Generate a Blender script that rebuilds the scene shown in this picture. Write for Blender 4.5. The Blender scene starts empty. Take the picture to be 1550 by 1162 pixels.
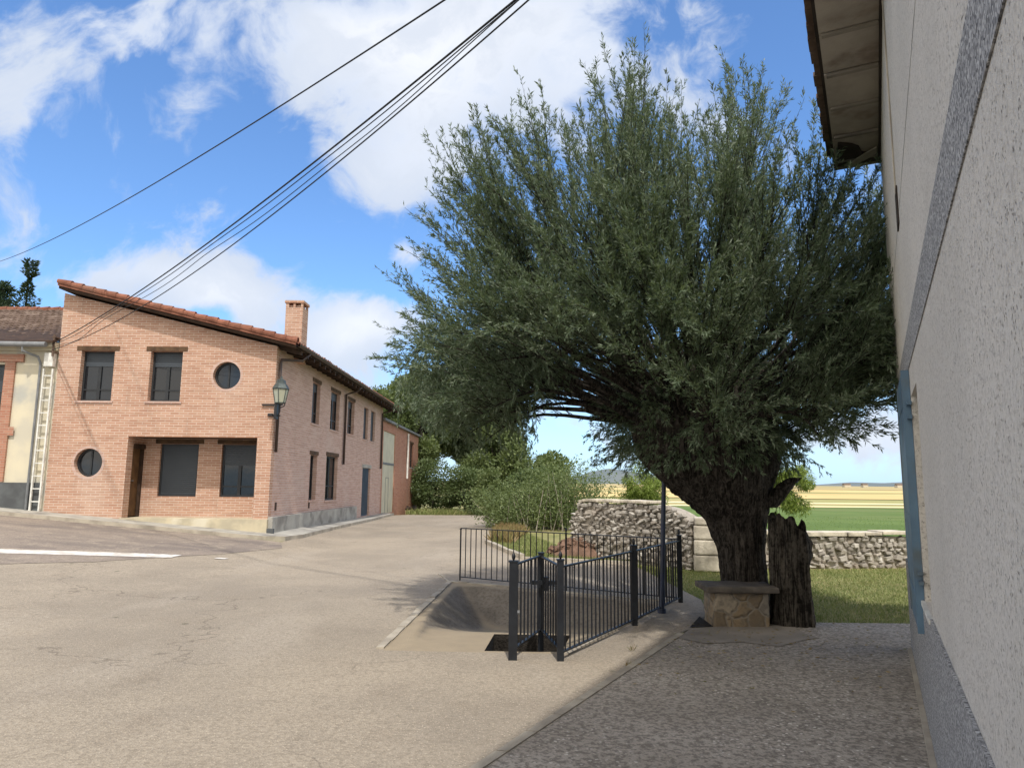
import bpy, bmesh, math, random
import numpy as np
from mathutils import Vector, Matrix, Euler
from mathutils import noise as mnoise
from mathutils.geometry import tessellate_polygon
R = math.radians
S = bpy.context.scene
col = S.collection
random.seed(7); rng = np.random.default_rng(11)

# ------------------------------------------------------------------ camera
pitch, yaw, roll = R(8.05), R(-0.6), 0.010
f = Vector((math.sin(yaw)*math.cos(pitch), math.cos(yaw)*math.cos(pitch), math.sin(pitch)))
r0 = Vector((math.cos(yaw), -math.sin(yaw), 0)); u0 = r0.cross(f)
rr = r0*math.cos(roll)+u0*math.sin(roll); uu = rr.cross(f)
cd = bpy.data.cameras.new('camera'); cam = bpy.data.objects.new('camera', cd); col.objects.link(cam)
cam.matrix_world = Matrix(((rr.x, uu.x, -f.x, 0), (rr.y, uu.y, -f.y, 0), (rr.z, uu.z, -f.z, 1.6), (0, 0, 0, 1)))
cd.sensor_width = 36; cd.sensor_fit = 'HORIZONTAL'; cd.lens = 36*1075/1550
cd.clip_start = 0.02; cd.clip_end = 20000
S.camera = cam

# ------------------------------------------------------------------ world
SUN_EL, SUN_AZ = R(58), R(173)      # azimuth clockwise from +Y
w = bpy.data.worlds.new('World'); S.world = w; w.use_nodes = True
nt = w.node_tree; nt.nodes.clear()
class NB:
    """small node helper"""
    def __init__(s, nt): s.nt = nt
    def n(s, t, **k):
        o = s.nt.nodes.new(t)
        for a, b in k.items(): setattr(o, a, b)
        return o
    def l(s, a, b): s.nt.links.new(a, b)
    def put(s, i, v):
        if hasattr(v, 'is_linked') or isinstance(v, bpy.types.NodeSocket): s.l(v, i)
        else: i.default_value = v
    def m(s, op, a, b=0.0, c=None, clamp=False):
        o = s.n('ShaderNodeMath', operation=op); o.use_clamp = clamp
        s.put(o.inputs[0], a); s.put(o.inputs[1], b)
        if c is not None: s.put(o.inputs[2], c)
        return o.outputs[0]
    def noise(s, vec, scale, detail=4, rough=.55, dist=0.0, dim='3D'):
        o = s.n('ShaderNodeTexNoise'); o.noise_dimensions = dim
        s.put(o.inputs['Vector'], vec)
        o.inputs['Scale'].default_value = scale; o.inputs['Detail'].default_value = detail
        o.inputs['Roughness'].default_value = rough; o.inputs['Distortion'].default_value = dist
        return o.outputs['Fac']
    def mr(s, v, a, b, c=0.0, d=1.0, smooth=True):
        o = s.n('ShaderNodeMapRange'); o.interpolation_type = 'SMOOTHSTEP' if smooth else 'LINEAR'
        s.put(o.inputs['Value'], v)
        for k, x in zip(('From Min', 'From Max', 'To Min', 'To Max'), (a, b, c, d)): o.inputs[k].default_value = x
        return o.outputs[0]
    def mix(s, fac, a, b, mode='MIX'):
        o = s.n('ShaderNodeMix', data_type='RGBA', blend_type=mode)
        s.put(o.inputs[0], fac)
        for i, v in ((6, a), (7, b)):
            if isinstance(v, tuple): v = (v[0], v[1], v[2], 1)
            s.put(o.inputs[i], v)
        return o.outputs[2]
    def ramp(s, fac, stops):
        o = s.n('ShaderNodeValToRGB'); e = o.color_ramp.elements
        while len(e) < len(stops): e.new(0.5)
        for x, (p, c) in zip(e, stops): x.position = p; x.color = (c[0], c[1], c[2], 1)
        s.put(o.inputs[0], fac); return o.outputs[0]
B = NB(nt)
sky = B.n('ShaderNodeTexSky'); sky.sky_type = 'NISHITA'; sky.sun_disc = False
sky.sun_elevation = SUN_EL; sky.sun_rotation = SUN_AZ; sky.air_density = 1.0; sky.dust_density = 0.6; sky.ozone_density = 1.6
tc = B.n('ShaderNodeTexCoord'); sp = B.n('ShaderNodeSeparateXYZ'); B.l(tc.outputs['Generated'], sp.inputs[0])
dx, dy, dz = sp.outputs
# cloud field in gnomonic coordinates about +Y (u to the right, v up)
yy = B.m('MAXIMUM', dy, 0.05); u_ = B.m('DIVIDE', dx, yy); v_ = B.m('DIVIDE', dz, yy)
cmb = B.n('ShaderNodeCombineXYZ'); B.l(u_, cmb.inputs[0]); B.l(v_, cmb.inputs[1])
wn = B.n('ShaderNodeTexNoise'); B.l(cmb.outputs[0], wn.inputs['Vector']); wn.inputs['Scale'].default_value = 5; wn.inputs['Detail'].default_value = 3
vm = B.n('ShaderNodeVectorMath', operation='SCALE'); vs = B.n('ShaderNodeVectorMath', operation='SUBTRACT')
B.l(wn.outputs['Color'], vs.inputs[0]); vs.inputs[1].default_value = (.5, .5, .5); B.l(vs.outputs[0], vm.inputs[0]); vm.inputs['Scale'].default_value = .12
va = B.n('ShaderNodeVectorMath', operation='ADD'); B.l(cmb.outputs[0], va.inputs[0]); B.l(vm.outputs[0], va.inputs[1])
sw = B.n('ShaderNodeSeparateXYZ'); B.l(va.outputs[0], sw.inputs[0]); U, V = sw.outputs[0], sw.outputs[1]
CLOUDS = [  # u, v, half width, half height, tilt, weight
 (-.07, .70, .24, .13, .1, 1.05), (-.139, .543, .125, .116, .3, .95), (-.35, .72, .55, .10, .05, .35), (-.146, .454, .084, .062, 0, .6), (-.254, .682, .122, .077, 0, .75),
 (-.569, .681, .133, .077, 0, .75), (-.49, .573, .055, .059, 0, .5), (-.75, .55, .101, .075, 0, .7), (-.614, .519, .022, .048, .4, .45),
 (-.627, .311, .117, .028, 0, .6), (-.434, .258, .095, .034, 0, 1.25), (-.528, .289, .087, .022, 0, .6), (-.23, .217, .095, .045, .1, 1.5),
 (-.178, .331, .035, .028, 0, .85), (.473, .09, .16, .055, 0, 1.2), (.041, .096, .14, .052, 0, .7), (.143, .041, .055, .037, 0, .8), (.32, .652, .09, .033, .5, .4), (.10, .608, .10, .09, 0, .6),
 (.5, 1.6, .9, .3, 0, .9), (-.9, 1.5, .6, .3, 0, .9), (1.5, .5, .5, .25, 0, .9), (-1.4, .3, .3, .1, 0, .8)]
tot = None
for (cu, cv, a, b, t, wt) in CLOUDS:
    du = B.m('SUBTRACT', U, cu); dv = B.m('SUBTRACT', V, cv)
    c, s_ = math.cos(t), math.sin(t)
    p = B.m('MULTIPLY_ADD', du, c/a, B.m('MULTIPLY', dv, s_/a)); q = B.m('MULTIPLY_ADD', du, -s_/b, B.m('MULTIPLY', dv, c/b))
    e = B.m('MULTIPLY', B.m('EXPONENT', B.m('MULTIPLY', B.m('ADD', B.m('MULTIPLY', p, p), B.m('MULTIPLY', q, q)), -1.0)), wt)
    tot = e if tot is None else B.m('ADD', tot, e)
n1 = B.noise(va.outputs[0], 5.5, 9, .6, .3); n2 = B.noise(va.outputs[0], 2.2, 3)
tex = B.m('ADD', B.m('MULTIPLY', n1, 1.5), B.m('MULTIPLY', n2, .5))      # mean 1.0
dens = B.m('ADD', tot, B.m('MULTIPLY', B.m('SUBTRACT', tex, 1.0), 2.7))
fac = B.mr(dens, .16, .95, 0, .95)
back = B.mr(dy, .05, .2); fac = B.m('MULTIPLY', fac, back)
fac2 = B.m('MULTIPLY', B.mr(B.noise(tc.outputs['Generated'], 2.5, 6), .30, .50), B.m('SUBTRACT', 1.0, back))  # unseen cloud cover behind the camera, added for neutral fill light
up = B.mr(dz, .0, .03); fac = B.m('MULTIPLY', B.m('MAXIMUM', fac, fac2), up)
thick = B.mr(dens, .7, 1.9)
ccol = B.mix(thick, (3.5, 3.85, 4.5), (4.75, 4.85, 5.05))
ccol = B.mix(B.m('MULTIPLY', B.mr(n1, .46, .60), .6), ccol, (3.1, 3.45, 4.05))
ccol = B.mix(back, (7.8, 7.2, 6.4), ccol)  # unseen rear clouds made brighter and warmer to offset the blue fill
skyc0 = B.mix(B.mr(dz, .0, .13, .65, 0), sky.outputs[0], (4.6, 5.0, 5.6))
skyc = B.mix(1.0, skyc0, (.65, .865, 1.09), 'MULTIPLY')
cm = B.mix(fac, skyc, ccol)
bg = B.n('ShaderNodeBackground'); B.l(cm, bg.inputs['Color']); bg.inputs['Strength'].default_value = .15
wo = B.n('ShaderNodeOutputWorld'); B.l(bg.outputs[0], wo.inputs[0])

sd = bpy.data.lights.new('sun', 'SUN'); sd.energy = 2.5; sd.angle = R(1.3); sd.color = (1, .94, .86)
so = bpy.data.objects.new('sun', sd); col.objects.link(so)
sv = Vector((math.sin(SUN_AZ)*math.cos(SUN_EL), math.cos(SUN_AZ)*math.cos(SUN_EL), math.sin(SUN_EL)))
so.rotation_euler = sv.to_track_quat('Z', 'Y').to_euler(); so.location = (0, -20, 40)
S.view_settings.view_transform = 'Standard'; S.view_settings.look = 'None'; S.view_settings.gamma = 1
S.view_settings.exposure = 0.52
S.render.engine = 'CYCLES'

# ------------------------------------------------------------------ materials
def mat(name):
    m = bpy.data.materials.new(name); m.use_nodes = True
    b = NB(m.node_tree); bsdf = m.node_tree.nodes['Principled BSDF']
    t = b.n('ShaderNodeTexCoord')
    return m, b, bsdf, t.outputs['Object']
def fin(b, bsdf, colr, rough=.85, bump=None, bstr=.3, bdist=.02, spec=.3, metal=0):
    if isinstance(colr, tuple): colr = (*colr[:3], 1)
    b.put(bsdf.inputs['Base Color'], colr); b.put(bsdf.inputs['Roughness'], rough)
    bsdf.inputs['Specular IOR Level'].default_value = spec; bsdf.inputs['Metallic'].default_value = metal
    if bump is not None:
        k = b.n('ShaderNodeBump'); k.inputs['Strength'].default_value = bstr; k.inputs['Distance'].default_value = bdist
        b.l(bump, k.inputs['Height']); b.l(k.outputs[0], bsdf.inputs['Normal'])
def vary(name, c1, c2, scale=3, rough=.85, bs=40, bstr=.3, bdist=.01, spec=.3, metal=0, detail=6, c3=None, s3=.5):
    m, b, bs_, o = mat(name)
    c = b.mix(b.mr(b.noise(o, scale, detail), .35, .65), c1, c2)
    if c3: c = b.mix(b.mr(b.noise(o, s3, 4), .5, .68), c, c3)
    fin(b, bs_, c, rough, b.noise(o, bs, 5), bstr, bdist, spec, metal); return m
def voro(b, o, scale, feature='F1', out='Distance', rnd=1.0):
    v = b.n('ShaderNodeTexVoronoi', feature=feature); b.put(v.inputs['Vector'], o); v.inputs['Scale'].default_value = scale
    v.inputs['Randomness'].default_value = rnd
    return v.outputs[out]
def brickmat(name, c1, c2, mortar, stain=(.4, .3, .2)):
    m, b, bs_, o = mat(name)
    s = b.n('ShaderNodeSeparateXYZ'); b.l(o, s.inputs[0]); cb = b.n('ShaderNodeCombineXYZ')
    b.l(b.m('ADD', s.outputs[0], s.outputs[1]), cb.inputs[0]); b.l(s.outputs[2], cb.inputs[1])
    k = b.n('ShaderNodeTexBrick'); b.l(cb.outputs[0], k.inputs['Vector'])
    k.inputs['Scale'].default_value = 1; k.inputs['Brick Width'].default_value = .25; k.inputs['Row Height'].default_value = .07
    k.inputs['Mortar Size'].default_value = .0085; k.inputs['Mortar Smooth'].default_value = .2; k.inputs['Bias'].default_value = -.1
    k.inputs['Color1'].default_value = (*c1, 1); k.inputs['Color2'].default_value = (*c2, 1); k.inputs['Mortar'].default_value = (*mortar, 1)
    big = b.noise(o, .55, 5); row = b.n('ShaderNodeVectorMath', operation='MULTIPLY'); b.l(cb.outputs[0], row.inputs[0]); row.inputs[1].default_value = (1.2, 14, 1)
    c = b.mix(b.m('MULTIPLY', b.mr(b.noise(row.outputs[0], 1.0, 3), .42, .68), .38), k.outputs['Color'], tuple(x*.66 for x in c1))
    c = b.mix(b.m('MULTIPLY', b.mr(big, .5, .72), .25), c, mortar)
    stk = b.n('ShaderNodeVectorMath', operation='MULTIPLY'); b.l(cb.outputs[0], stk.inputs[0]); stk.inputs[1].default_value = (2.6, .22, 1)
    c = b.mix(b.m('MULTIPLY', b.mr(b.noise(stk.outputs[0], 1.0, 6, .7), .54, .74), .30), c, (.20, .15, .12))
    c = b.mix(b.m('MULTIPLY', b.mr(b.noise(o, 6, 4), .5, .8), .3), c, stain)
    fin(b, bs_, c, .9, k.outputs['Fac'], -.5, .008, .15); return m
M = {}
M['brick_front'] = brickmat('brick_front', (.405, .225, .155), (.50, .315, .23), (.56, .47, .40))
M['brick_side'] = brickmat('brick_side', (.46, .295, .24), (.54, .37, .31), (.52, .45, .41))
M['brick_red'] = brickmat('brick_red', (.36, .165, .11), (.44, .22, .15), (.40, .29, .23))
M['plaster'] = vary('plaster', (.62, .57, .43), (.52, .49, .40), 1.2, .95, 30, .2, c3=(.42, .42, .38), s3=.8)
M['grey_plinth'] = vary('grey_plinth', (.11, .12, .125), (.075, .08, .085), 2, .95, 25, .2)
M['concrete'] = vary('concrete', (.40, .39, .35), (.30, .29, .265), 2.2, .95, 60, .4, c3=(.2, .19, .175), s3=1.3)
M['cream_concrete'] = vary('cream_concrete', (.52, .46, .33), (.40, .36, .27), 2.5, .95, 60, .3, c3=(.58, .54, .43), s3=1.5)
M['wood_dark'] = vary('wood_dark', (.055, .032, .02), (.03, .018, .012), 5, .8, 30, .3)
M['wood_lintel'] = vary('wood_lintel', (.11, .065, .035), (.06, .035, .02), 5, .8, 30, .3)
M['wood_door'] = vary('wood_door', (.15, .085, .04), (.09, .05, .025), 4, .6, 30, .3)
M['frame_dark'] = vary('frame_dark', (.018, .02, .023), (.025, .028, .032), 3, .45, 50, .05, spec=.4)
M['shutter_grey'] = None
M['tile'] = vary('tile', (.27, .115, .075), (.16, .065, .042), 4, .9, 30, .3, c3=(.19, .10, .07), s3=1.3)
M['tile_old'] = vary('tile_old', (.155, .11, .085), (.10, .068, .052), 5, .95, 25, .3, c3=(.20, .15, .12), s3=1.6)
M['gutter'] = vary('gutter', (.055, .035, .028), (.04, .025, .02), 3, .5, 40, .05, spec=.5)
M['grey_metal'] = vary('grey_metal', (.2, .21, .22), (.14, .15, .16), 4, .55, 30, .1, spec=.4)
M['white_paint'] = vary('white_paint', (.72, .72, .68), (.55, .55, .52), 6, .6, 30, .1)
M['fence_paint'] = vary('fence_paint', (.0055, .007, .011), (.011, .014, .019), 14, .5, 60, .12, .004, spec=.5)
M['pole_blue'] = vary('pole_blue', (.018, .028, .075), (.025, .035, .06), 8, .45, 60, .1, .004, spec=.5)
M['gate_cream'] = vary('gate_cream', (.56, .54, .42), (.49, .47, .37), 2, .6, 20, .1)
M['blue_door'] = vary('blue_door', (.07, .105, .15), (.05, .08, .12), 3, .5, 20, .1)
M['blue_shutter'] = vary('blue_shutter', (.11, .19, .27), (.085, .15, .22), 4, .5, 30, .15, spec=.4, c3=(.10, .13, .15), s3=3)
M['cable'] = vary('cable', (.012, .012, .013), (.02, .02, .02), 3, .6, 30, .1)
M['lamp_green'] = vary('lamp_green', (.05, .065, .07), (.09, .11, .11), 8, .5, 30, .1, metal=.3)
def glass_dark():
    m, b, bs_, o = mat('window_glass'); n = b.noise(o, 1.3, 3)
    fin(b, bs_, b.mix(n, (.006, .008, .011), (.02, .024, .03)), .06, b.noise(o, 1.5, 2), .06, .05, .55); return m
M['glass'] = glass_dark()
m, b, bs_, o = mat('lamp_glass'); fin(b, bs_, (.62, .64, .5), .35, spec=.5); bs_.inputs['Transmission Weight'].default_value = .45; M['lamp_glass'] = m
m, b, bs_, o = mat('shutter_grey')
wv = b.n('ShaderNodeTexWave', wave_type='BANDS', bands_direction='Z'); b.l(o, wv.inputs['Vector']); wv.inputs['Scale'].default_value = 5.5
fin(b, bs_, b.mix(b.noise(o, 2, 3), (.036, .046, .058), (.05, .061, .074)), .5, wv.outputs[1], .5, .008, .4); M['shutter_grey'] = m
# road: pale tan worn concrete with aggregate, stains and tyre darkening
def roadmat():
    m, b, bs_, o = mat('road_surface')
    c = b.mix(b.mr(b.noise(o, .35, 6, .6), .38, .62), (.36, .312, .248), (.275, .24, .195))
    c = b.mix(b.m('MULTIPLY', b.mr(b.noise(o, 1.7, 7, .65), .52, .7), .55), c, (.25, .21, .165))
    st = b.n('ShaderNodeVectorMath', operation='MULTIPLY'); b.l(o, st.inputs[0]); st.inputs[1].default_value = (.55, .14, 1)
    c = b.mix(b.m('MULTIPLY', b.mr(b.noise(st.outputs[0], 1.6, 4), .5, .68), .32), c, (.44, .395, .335))
    c = b.mix(b.m('MULTIPLY', b.mr(b.noise(o, 9, 6, .7), .5, .66), .45), c, (.20, .172, .135))
    c = b.mix(b.m('MULTIPLY', b.mr(b.noise(o, 30, 4, .7), .42, .60), .62), c, (.21, .18, .142))
    c = b.mix(b.m('MULTIPLY', b.mr(b.noise(o, 60, 2), .56, .7), .6), c, (.62, .54, .43))
    c = b.mix(b.mr(voro(b, o, .9, 'F1'), .02, .05, .7, 0), c, (.08, .08, .05))
    nn = b.n('ShaderNodeTexNoise'); b.l(o, nn.inputs['Vector']); nn.inputs['Scale'].default_value = 2.5; nn.inputs['Detail'].default_value = 6
    vv = b.n('ShaderNodeVectorMath', operation='SCALE'); b.l(nn.outputs['Color'], vv.inputs[0]); vv.inputs['Scale'].default_value = .9
    ad = b.n('ShaderNodeVectorMath', operation='ADD'); b.l(o, ad.inputs[0]); b.l(vv.outputs[0], ad.inputs[1])
    cr = voro(b, ad.outputs[0], .23, 'DISTANCE_TO_EDGE')
    c = b.mix(b.m('MULTIPLY', b.mr(cr, .0015, .005, 1, 0), b.mr(b.noise(o, .3, 2), .44, .52, 0, .55)), c, (.12, .10, .08))
    h = b.m('ADD', b.noise(o, 60, 5, .7), b.m('MULTIPLY', voro(b, o, 70), .8))
    fin(b, bs_, c, .93, h, .55, .012, .2); return m
M['road'] = roadmat()
def oldroad():
    m, b, bs_, o = mat('old_road')
    st = b.n('ShaderNodeVectorMath', operation='MULTIPLY'); b.l(o, st.inputs[0]); st.inputs[1].default_value = (.3, 1, 1)
    c = b.mix(b.mr(b.noise(st.outputs[0], 1.1, 7, .65), .4, .62), (.27, .23, .195), (.185, .16, .145))
    c = b.mix(b.m('MULTIPLY', b.mr(b.noise(o, 2.6, 6), .5, .68), .6), c, (.36, .31, .25))
    c = b.mix(b.m('MULTIPLY', b.mr(b.noise(o, 30, 3), .45, .65), .5), c, (.12, .10, .085))
    fin(b, bs_, c, .95, b.noise(o, 45, 5, .7), .5, .012, .2); return m
M['road_old'] = oldroad()
def pavemat():
    m, b, bs_, o = mat('patio_concrete')
    c = b.mix(b.mr(b.noise(o, .9, 6), .38, .64), (.325, .29, .245), (.41, .37, .32))
    c = b.mix(b.m('MULTIPLY', b.mr(b.noise(o, 28, 4, .7), .42, .6), .75), c, (.13, .115, .097))
    v = b.n('ShaderNodeTexVoronoi', feature='F1'); wv_ = b.n('ShaderNodeVectorMath', operation='ADD'); b.l(o, wv_.inputs[0])
    nz = b.n('ShaderNodeTexNoise'); b.l(o, nz.inputs['Vector']); nz.inputs['Scale'].default_value = 30
    vs_ = b.n('ShaderNodeVectorMath', operation='SCALE'); b.l(nz.outputs['Color'], vs_.inputs[0]); vs_.inputs['Scale'].default_value = .03
    b.l(vs_.outputs[0], wv_.inputs[1]); b.l(wv_.outputs[0], v.inputs['Vector']); v.inputs['Scale'].default_value = 31
    sc = b.n('ShaderNodeSeparateXYZ'); b.l(v.outputs['Color'], sc.inputs[0])
    spot = b.m('MULTIPLY', b.mr(v.outputs['Distance'], .20, .42, 1, 0), b.mr(sc.outputs[0], .62, .68))
    dens = b.mr(b.noise(o, .7, 3), .40, .62, .15, 1)
    c = b.mix(b.m('MULTIPLY', spot, b.m('MULTIPLY', dens, 1.0)), c, b.mix(sc.outputs[1], (.72, .68, .62), (.36, .32, .27)))
    fin(b, bs_, c, .92, b.m('ADD', b.noise(o, 50, 5, .7), b.m('MULTIPLY', spot, .5)), .7, .012, .25); return m
M['patio'] = pavemat()
M['smooth_concrete'] = vary('smooth_concrete', (.29, .26, .222), (.22, .198, .17), 1.6, .95, 80, .35, .006, c3=(.15, .135, .12), s3=1.1)
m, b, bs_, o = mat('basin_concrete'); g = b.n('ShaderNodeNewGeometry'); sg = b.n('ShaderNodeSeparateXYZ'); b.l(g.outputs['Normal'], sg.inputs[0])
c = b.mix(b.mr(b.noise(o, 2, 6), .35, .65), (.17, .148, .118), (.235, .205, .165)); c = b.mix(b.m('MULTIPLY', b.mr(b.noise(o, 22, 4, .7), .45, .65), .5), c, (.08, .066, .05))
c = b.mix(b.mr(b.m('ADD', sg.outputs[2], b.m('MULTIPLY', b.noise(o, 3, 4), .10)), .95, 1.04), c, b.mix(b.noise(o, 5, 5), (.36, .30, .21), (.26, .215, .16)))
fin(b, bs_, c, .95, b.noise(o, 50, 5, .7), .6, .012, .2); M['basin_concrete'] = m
M['kerb'] = vary('kerb', (.42, .38, .31), (.29, .26, .215), 3, .95, 60, .5, .01)
M['soil'] = vary('soil', (.036, .031, .026), (.02, .017, .014), 9, 1, 40, .8, .03)
M['grass_ground'] = vary('grass_ground', (.27, .25, .11), (.18, .19, .07), 1.2, 1, 30, .6, .04, c3=(.30, .25, .13), s3=.5)
M['crop'] = vary('crop', (.13, .19, .06), (.10, .155, .045), .25, 1, 4, .6, .1, spec=.1, c3=(.15, .19, .07), s3=.06)
M['stubble'] = vary('stubble', (.66, .52, .25), (.55, .42, .19), .02, 1, 2, .3, .1, spec=.1)
M['stubble_pale'] = vary('stubble_pale', (.78, .68, .40), (.72, .60, .34), .05, 1, 2, .3, .1, spec=.1)
M['stubble_dull'] = vary('stubble_dull', (.40, .35, .17), (.30, .30, .12), .03, 1, 2, .3, .1, spec=.1)
M['plain'] = vary('plain', (.55, .43, .22), (.40, .33, .17), .006, 1, 2, .2, .1, spec=.1, c3=(.24, .24, .12), s3=.003)
M['hill'] = vary('hill', (.12, .15, .16), (.16, .18, .18), .002, 1, 1, .1)  # bluish grey of distant haze put into the hill colour
M['white_line'] = vary('white_line', (.70, .69, .66), (.50, .47, .43), 7, .8, 50, .2, c3=(.42, .38, .33), s3=2.2)
M['bark'] = None
m, b, bs_, o = mat('bark')
st = b.n('ShaderNodeVectorMath', operation='MULTIPLY'); b.l(o, st.inputs[0]); st.inputs[1].default_value = (1, 1, .13)
h = b.m('ADD', b.noise(st.outputs[0], 22, 7, .7, 1.2), b.m('MULTIPLY', b.noise(o, 30, 5, .7), .35))
fin(b, bs_, b.mix(b.mr(h, .55, .85), (.012, .010, .008), (.115, .10, .085)), .95, h, 1.0, .05, .15); M['bark'] = m
m, b, bs_, o = mat('rubble_stone'); g = b.n('ShaderNodeNewGeometry')
c = b.ramp(g.outputs['Random Per Island'], [(0, (.22, .20, .175)), (.3, (.35, .325, .29)), (.6, (.47, .445, .40)), (.8, (.30, .26, .215)), (1, (.60, .575, .53))])
c = b.mix(b.m('MULTIPLY', b.mr(b.noise(o, 9, 5), .45, .7), .5), c, (.16, .14, .12))
fin(b, bs_, c, .95, b.noise(o, 30, 5), .6, .02, .15); M['stone'] = m

m, b, bs_, o = mat('dead_wood'); st = b.n('ShaderNodeVectorMath', operation='MULTIPLY'); b.l(o, st.inputs[0]); st.inputs[1].default_value = (1, 1, .10)
h = b.m('ADD', b.noise(st.outputs[0], 26, 7, .7, .8), b.m('MULTIPLY', b.noise(o, 20, 5, .7), .4))
fin(b, bs_, b.mix(b.mr(h, .58, .86), (.012, .010, .008), (.12, .105, .085)), .95, h, 1.0, .05, .15); M['dead_wood'] = m
M['mortar'] = vary('mortar', (.40, .365, .31), (.30, .27, .23), 5, 1, 30, .6, .02)
M['pale_stone'] = vary('pale_stone', (.60, .55, .45), (.42, .38, .31), 4, .95, 25, .5, .02, c3=(.3, .27, .22), s3=2)
m, b, bs_, o = mat('bench_body')
wv2 = b.n('ShaderNodeVectorMath', operation='SCALE'); nz2 = b.n('ShaderNodeTexNoise'); b.l(o, nz2.inputs['Vector']); nz2.inputs['Scale'].default_value = 6; b.l(nz2.outputs['Color'], wv2.inputs[0]); wv2.inputs['Scale'].default_value = .12
ad2 = b.n('ShaderNodeVectorMath', operation='ADD'); b.l(o, ad2.inputs[0]); b.l(wv2.outputs[0], ad2.inputs[1])
sc2 = b.n('ShaderNodeSeparateXYZ'); b.l(voro(b, ad2.outputs[0], 4.6, out='Color'), sc2.inputs[0]); ed = voro(b, ad2.outputs[0], 4.6, 'DISTANCE_TO_EDGE')
c = b.ramp(sc2.outputs[0], [(0, (.17, .135, .095)), (.35, (.27, .205, .13)), (.7, (.33, .285, .22)), (1, (.24, .215, .18))])
c = b.mix(b.m('MULTIPLY', b.mr(b.noise(o, 12, 5), .45, .68), .6), c, (.13, .115, .095)); c = b.mix(b.mr(ed, .015, .06, .75, 0), c, (.23, .205, .17))
fin(b, bs_, c, .95, b.m('ADD', b.mr(ed, 0, .12), b.noise(o, 30, 5)), .8, .02, .15); M['bench_body'] = m
M['bench_slab'] = vary('bench_slab', (.15, .13, .11), (.09, .08, .07), 5, .9, 30, .6, .015)
# roughcast wall: cream-grey render pitted with dark specks
m, b, bs_, o = mat('roughcast')
v1 = voro(b, o, 85); n = b.noise(o, 60, 5, .7)
pit = b.m('MULTIPLY', b.mr(v1, .12, .38, 1, 0), b.mr(b.noise(o, 30, 3), .47, .60))
c = b.mix(b.mr(b.noise(o, 1.1, 5), .35, .65), (.66, .63, .575), (.60, .575, .525))
c = b.mix(b.m('MULTIPLY', b.mr(n, .46, .64), .55), c, (.38, .355, .32)); c = b.mix(b.m('MULTIPLY', pit, .85), c, (.16, .145, .13))
fin(b, bs_, c, .95, b.m('SUBTRACT', n, pit), .7, .012, .2); M['roughcast'] = m
m, b, bs_, o = mat('granite')
v1 = voro(b, o, 120, out='Color'); sc = b.n('ShaderNodeSeparateXYZ'); b.l(v1, sc.inputs[0])
c = b.ramp(sc.outputs[0], [(0, (.09, .09, .092)), (.35, (.23, .23, .232)), (.7, (.34, .34, .338)), (1, (.52, .52, .51))])
fin(b, bs_, c, .9, sc.outputs[1], .5, .008, .3); M['granite'] = m
M['soffit'] = vary('soffit', (.40, .36, .31), (.31, .28, .24), 3, .95, 30, .3, c3=(.22, .18, .15), s3=2.5)
M['soffit_dark'] = vary('soffit_dark', (.05, .04, .035), (.03, .025, .022), 5, .95, 30, .3)
def leafmat(name, c1, c2, c3, tr=.28):
    m, b, bs_, o = mat(name); g = b.n('ShaderNodeNewGeometry'); ri = g.outputs['Random Per Island']
    c = b.ramp(ri, [(0, c1), (.55, c2), (1, c3)])
    c = b.mix(b.mr(b.noise(o, .9, 3), .4, .62, 0, .45), c, c1)
    fin(b, bs_, c, .5, spec=.35)
    t = b.n('ShaderNodeBsdfTranslucent'); b.l(b.mix(.5, c, (.20, .26, .04)), t.inputs[0])
    ms = b.n('ShaderNodeMixShader'); ms.inputs[0].default_value = tr
    out = m.node_tree.nodes['Material Output']; b.l(bs_.outputs[0], ms.inputs[1]); b.l(t.outputs[0], ms.inputs[2]); b.l(ms.outputs[0], out.inputs[0])
    return m
M['willow_leaf'] = leafmat('willow_leaf', (.072, .112, .064), (.132, .182, .112), (.285, .335, .245), .3)
M['lime_leaf'] = leafmat('lime_leaf', (.14, .20, .03), (.20, .27, .05), (.27, .33, .08), .35)
M['dark_leaf'] = leafmat('dark_leaf', (.07, .105, .04), (.11, .155, .06), (.16, .21, .09), .3)
M['mid_leaf'] = leafmat('mid_leaf', (.095, .135, .05), (.15, .195, .075), (.22, .265, .12), .35)
M['pale_leaf'] = leafmat('pale_leaf', (.075, .11, .05), (.13, .165, .085), (.20, .24, .14), .25)
M['conifer_leaf'] = leafmat('conifer_leaf', (.018, .04, .02), (.03, .055, .028), (.05, .08, .04), .1)
M['grass_blade'] = leafmat('grass_blade', (.17, .225, .07), (.28, .31, .115), (.45, .42, .21), .3)
M['crop_leaf'] = leafmat('crop_leaf', (.10, .17, .04), (.14, .22, .055), (.18, .26, .08), .3)
M['dry_weed'] = leafmat('dry_weed', (.22, .15, .07), (.30, .22, .10), (.16, .20, .06), .2)
M['red_earth'] = vary('red_earth', (.20, .125, .09), (.13, .08, .055), 6, .95, 20, .6, .04)
M['water'] = vary('water', (.012, .014, .01), (.02, .02, .014), 3, .15, 10, .1)

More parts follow.
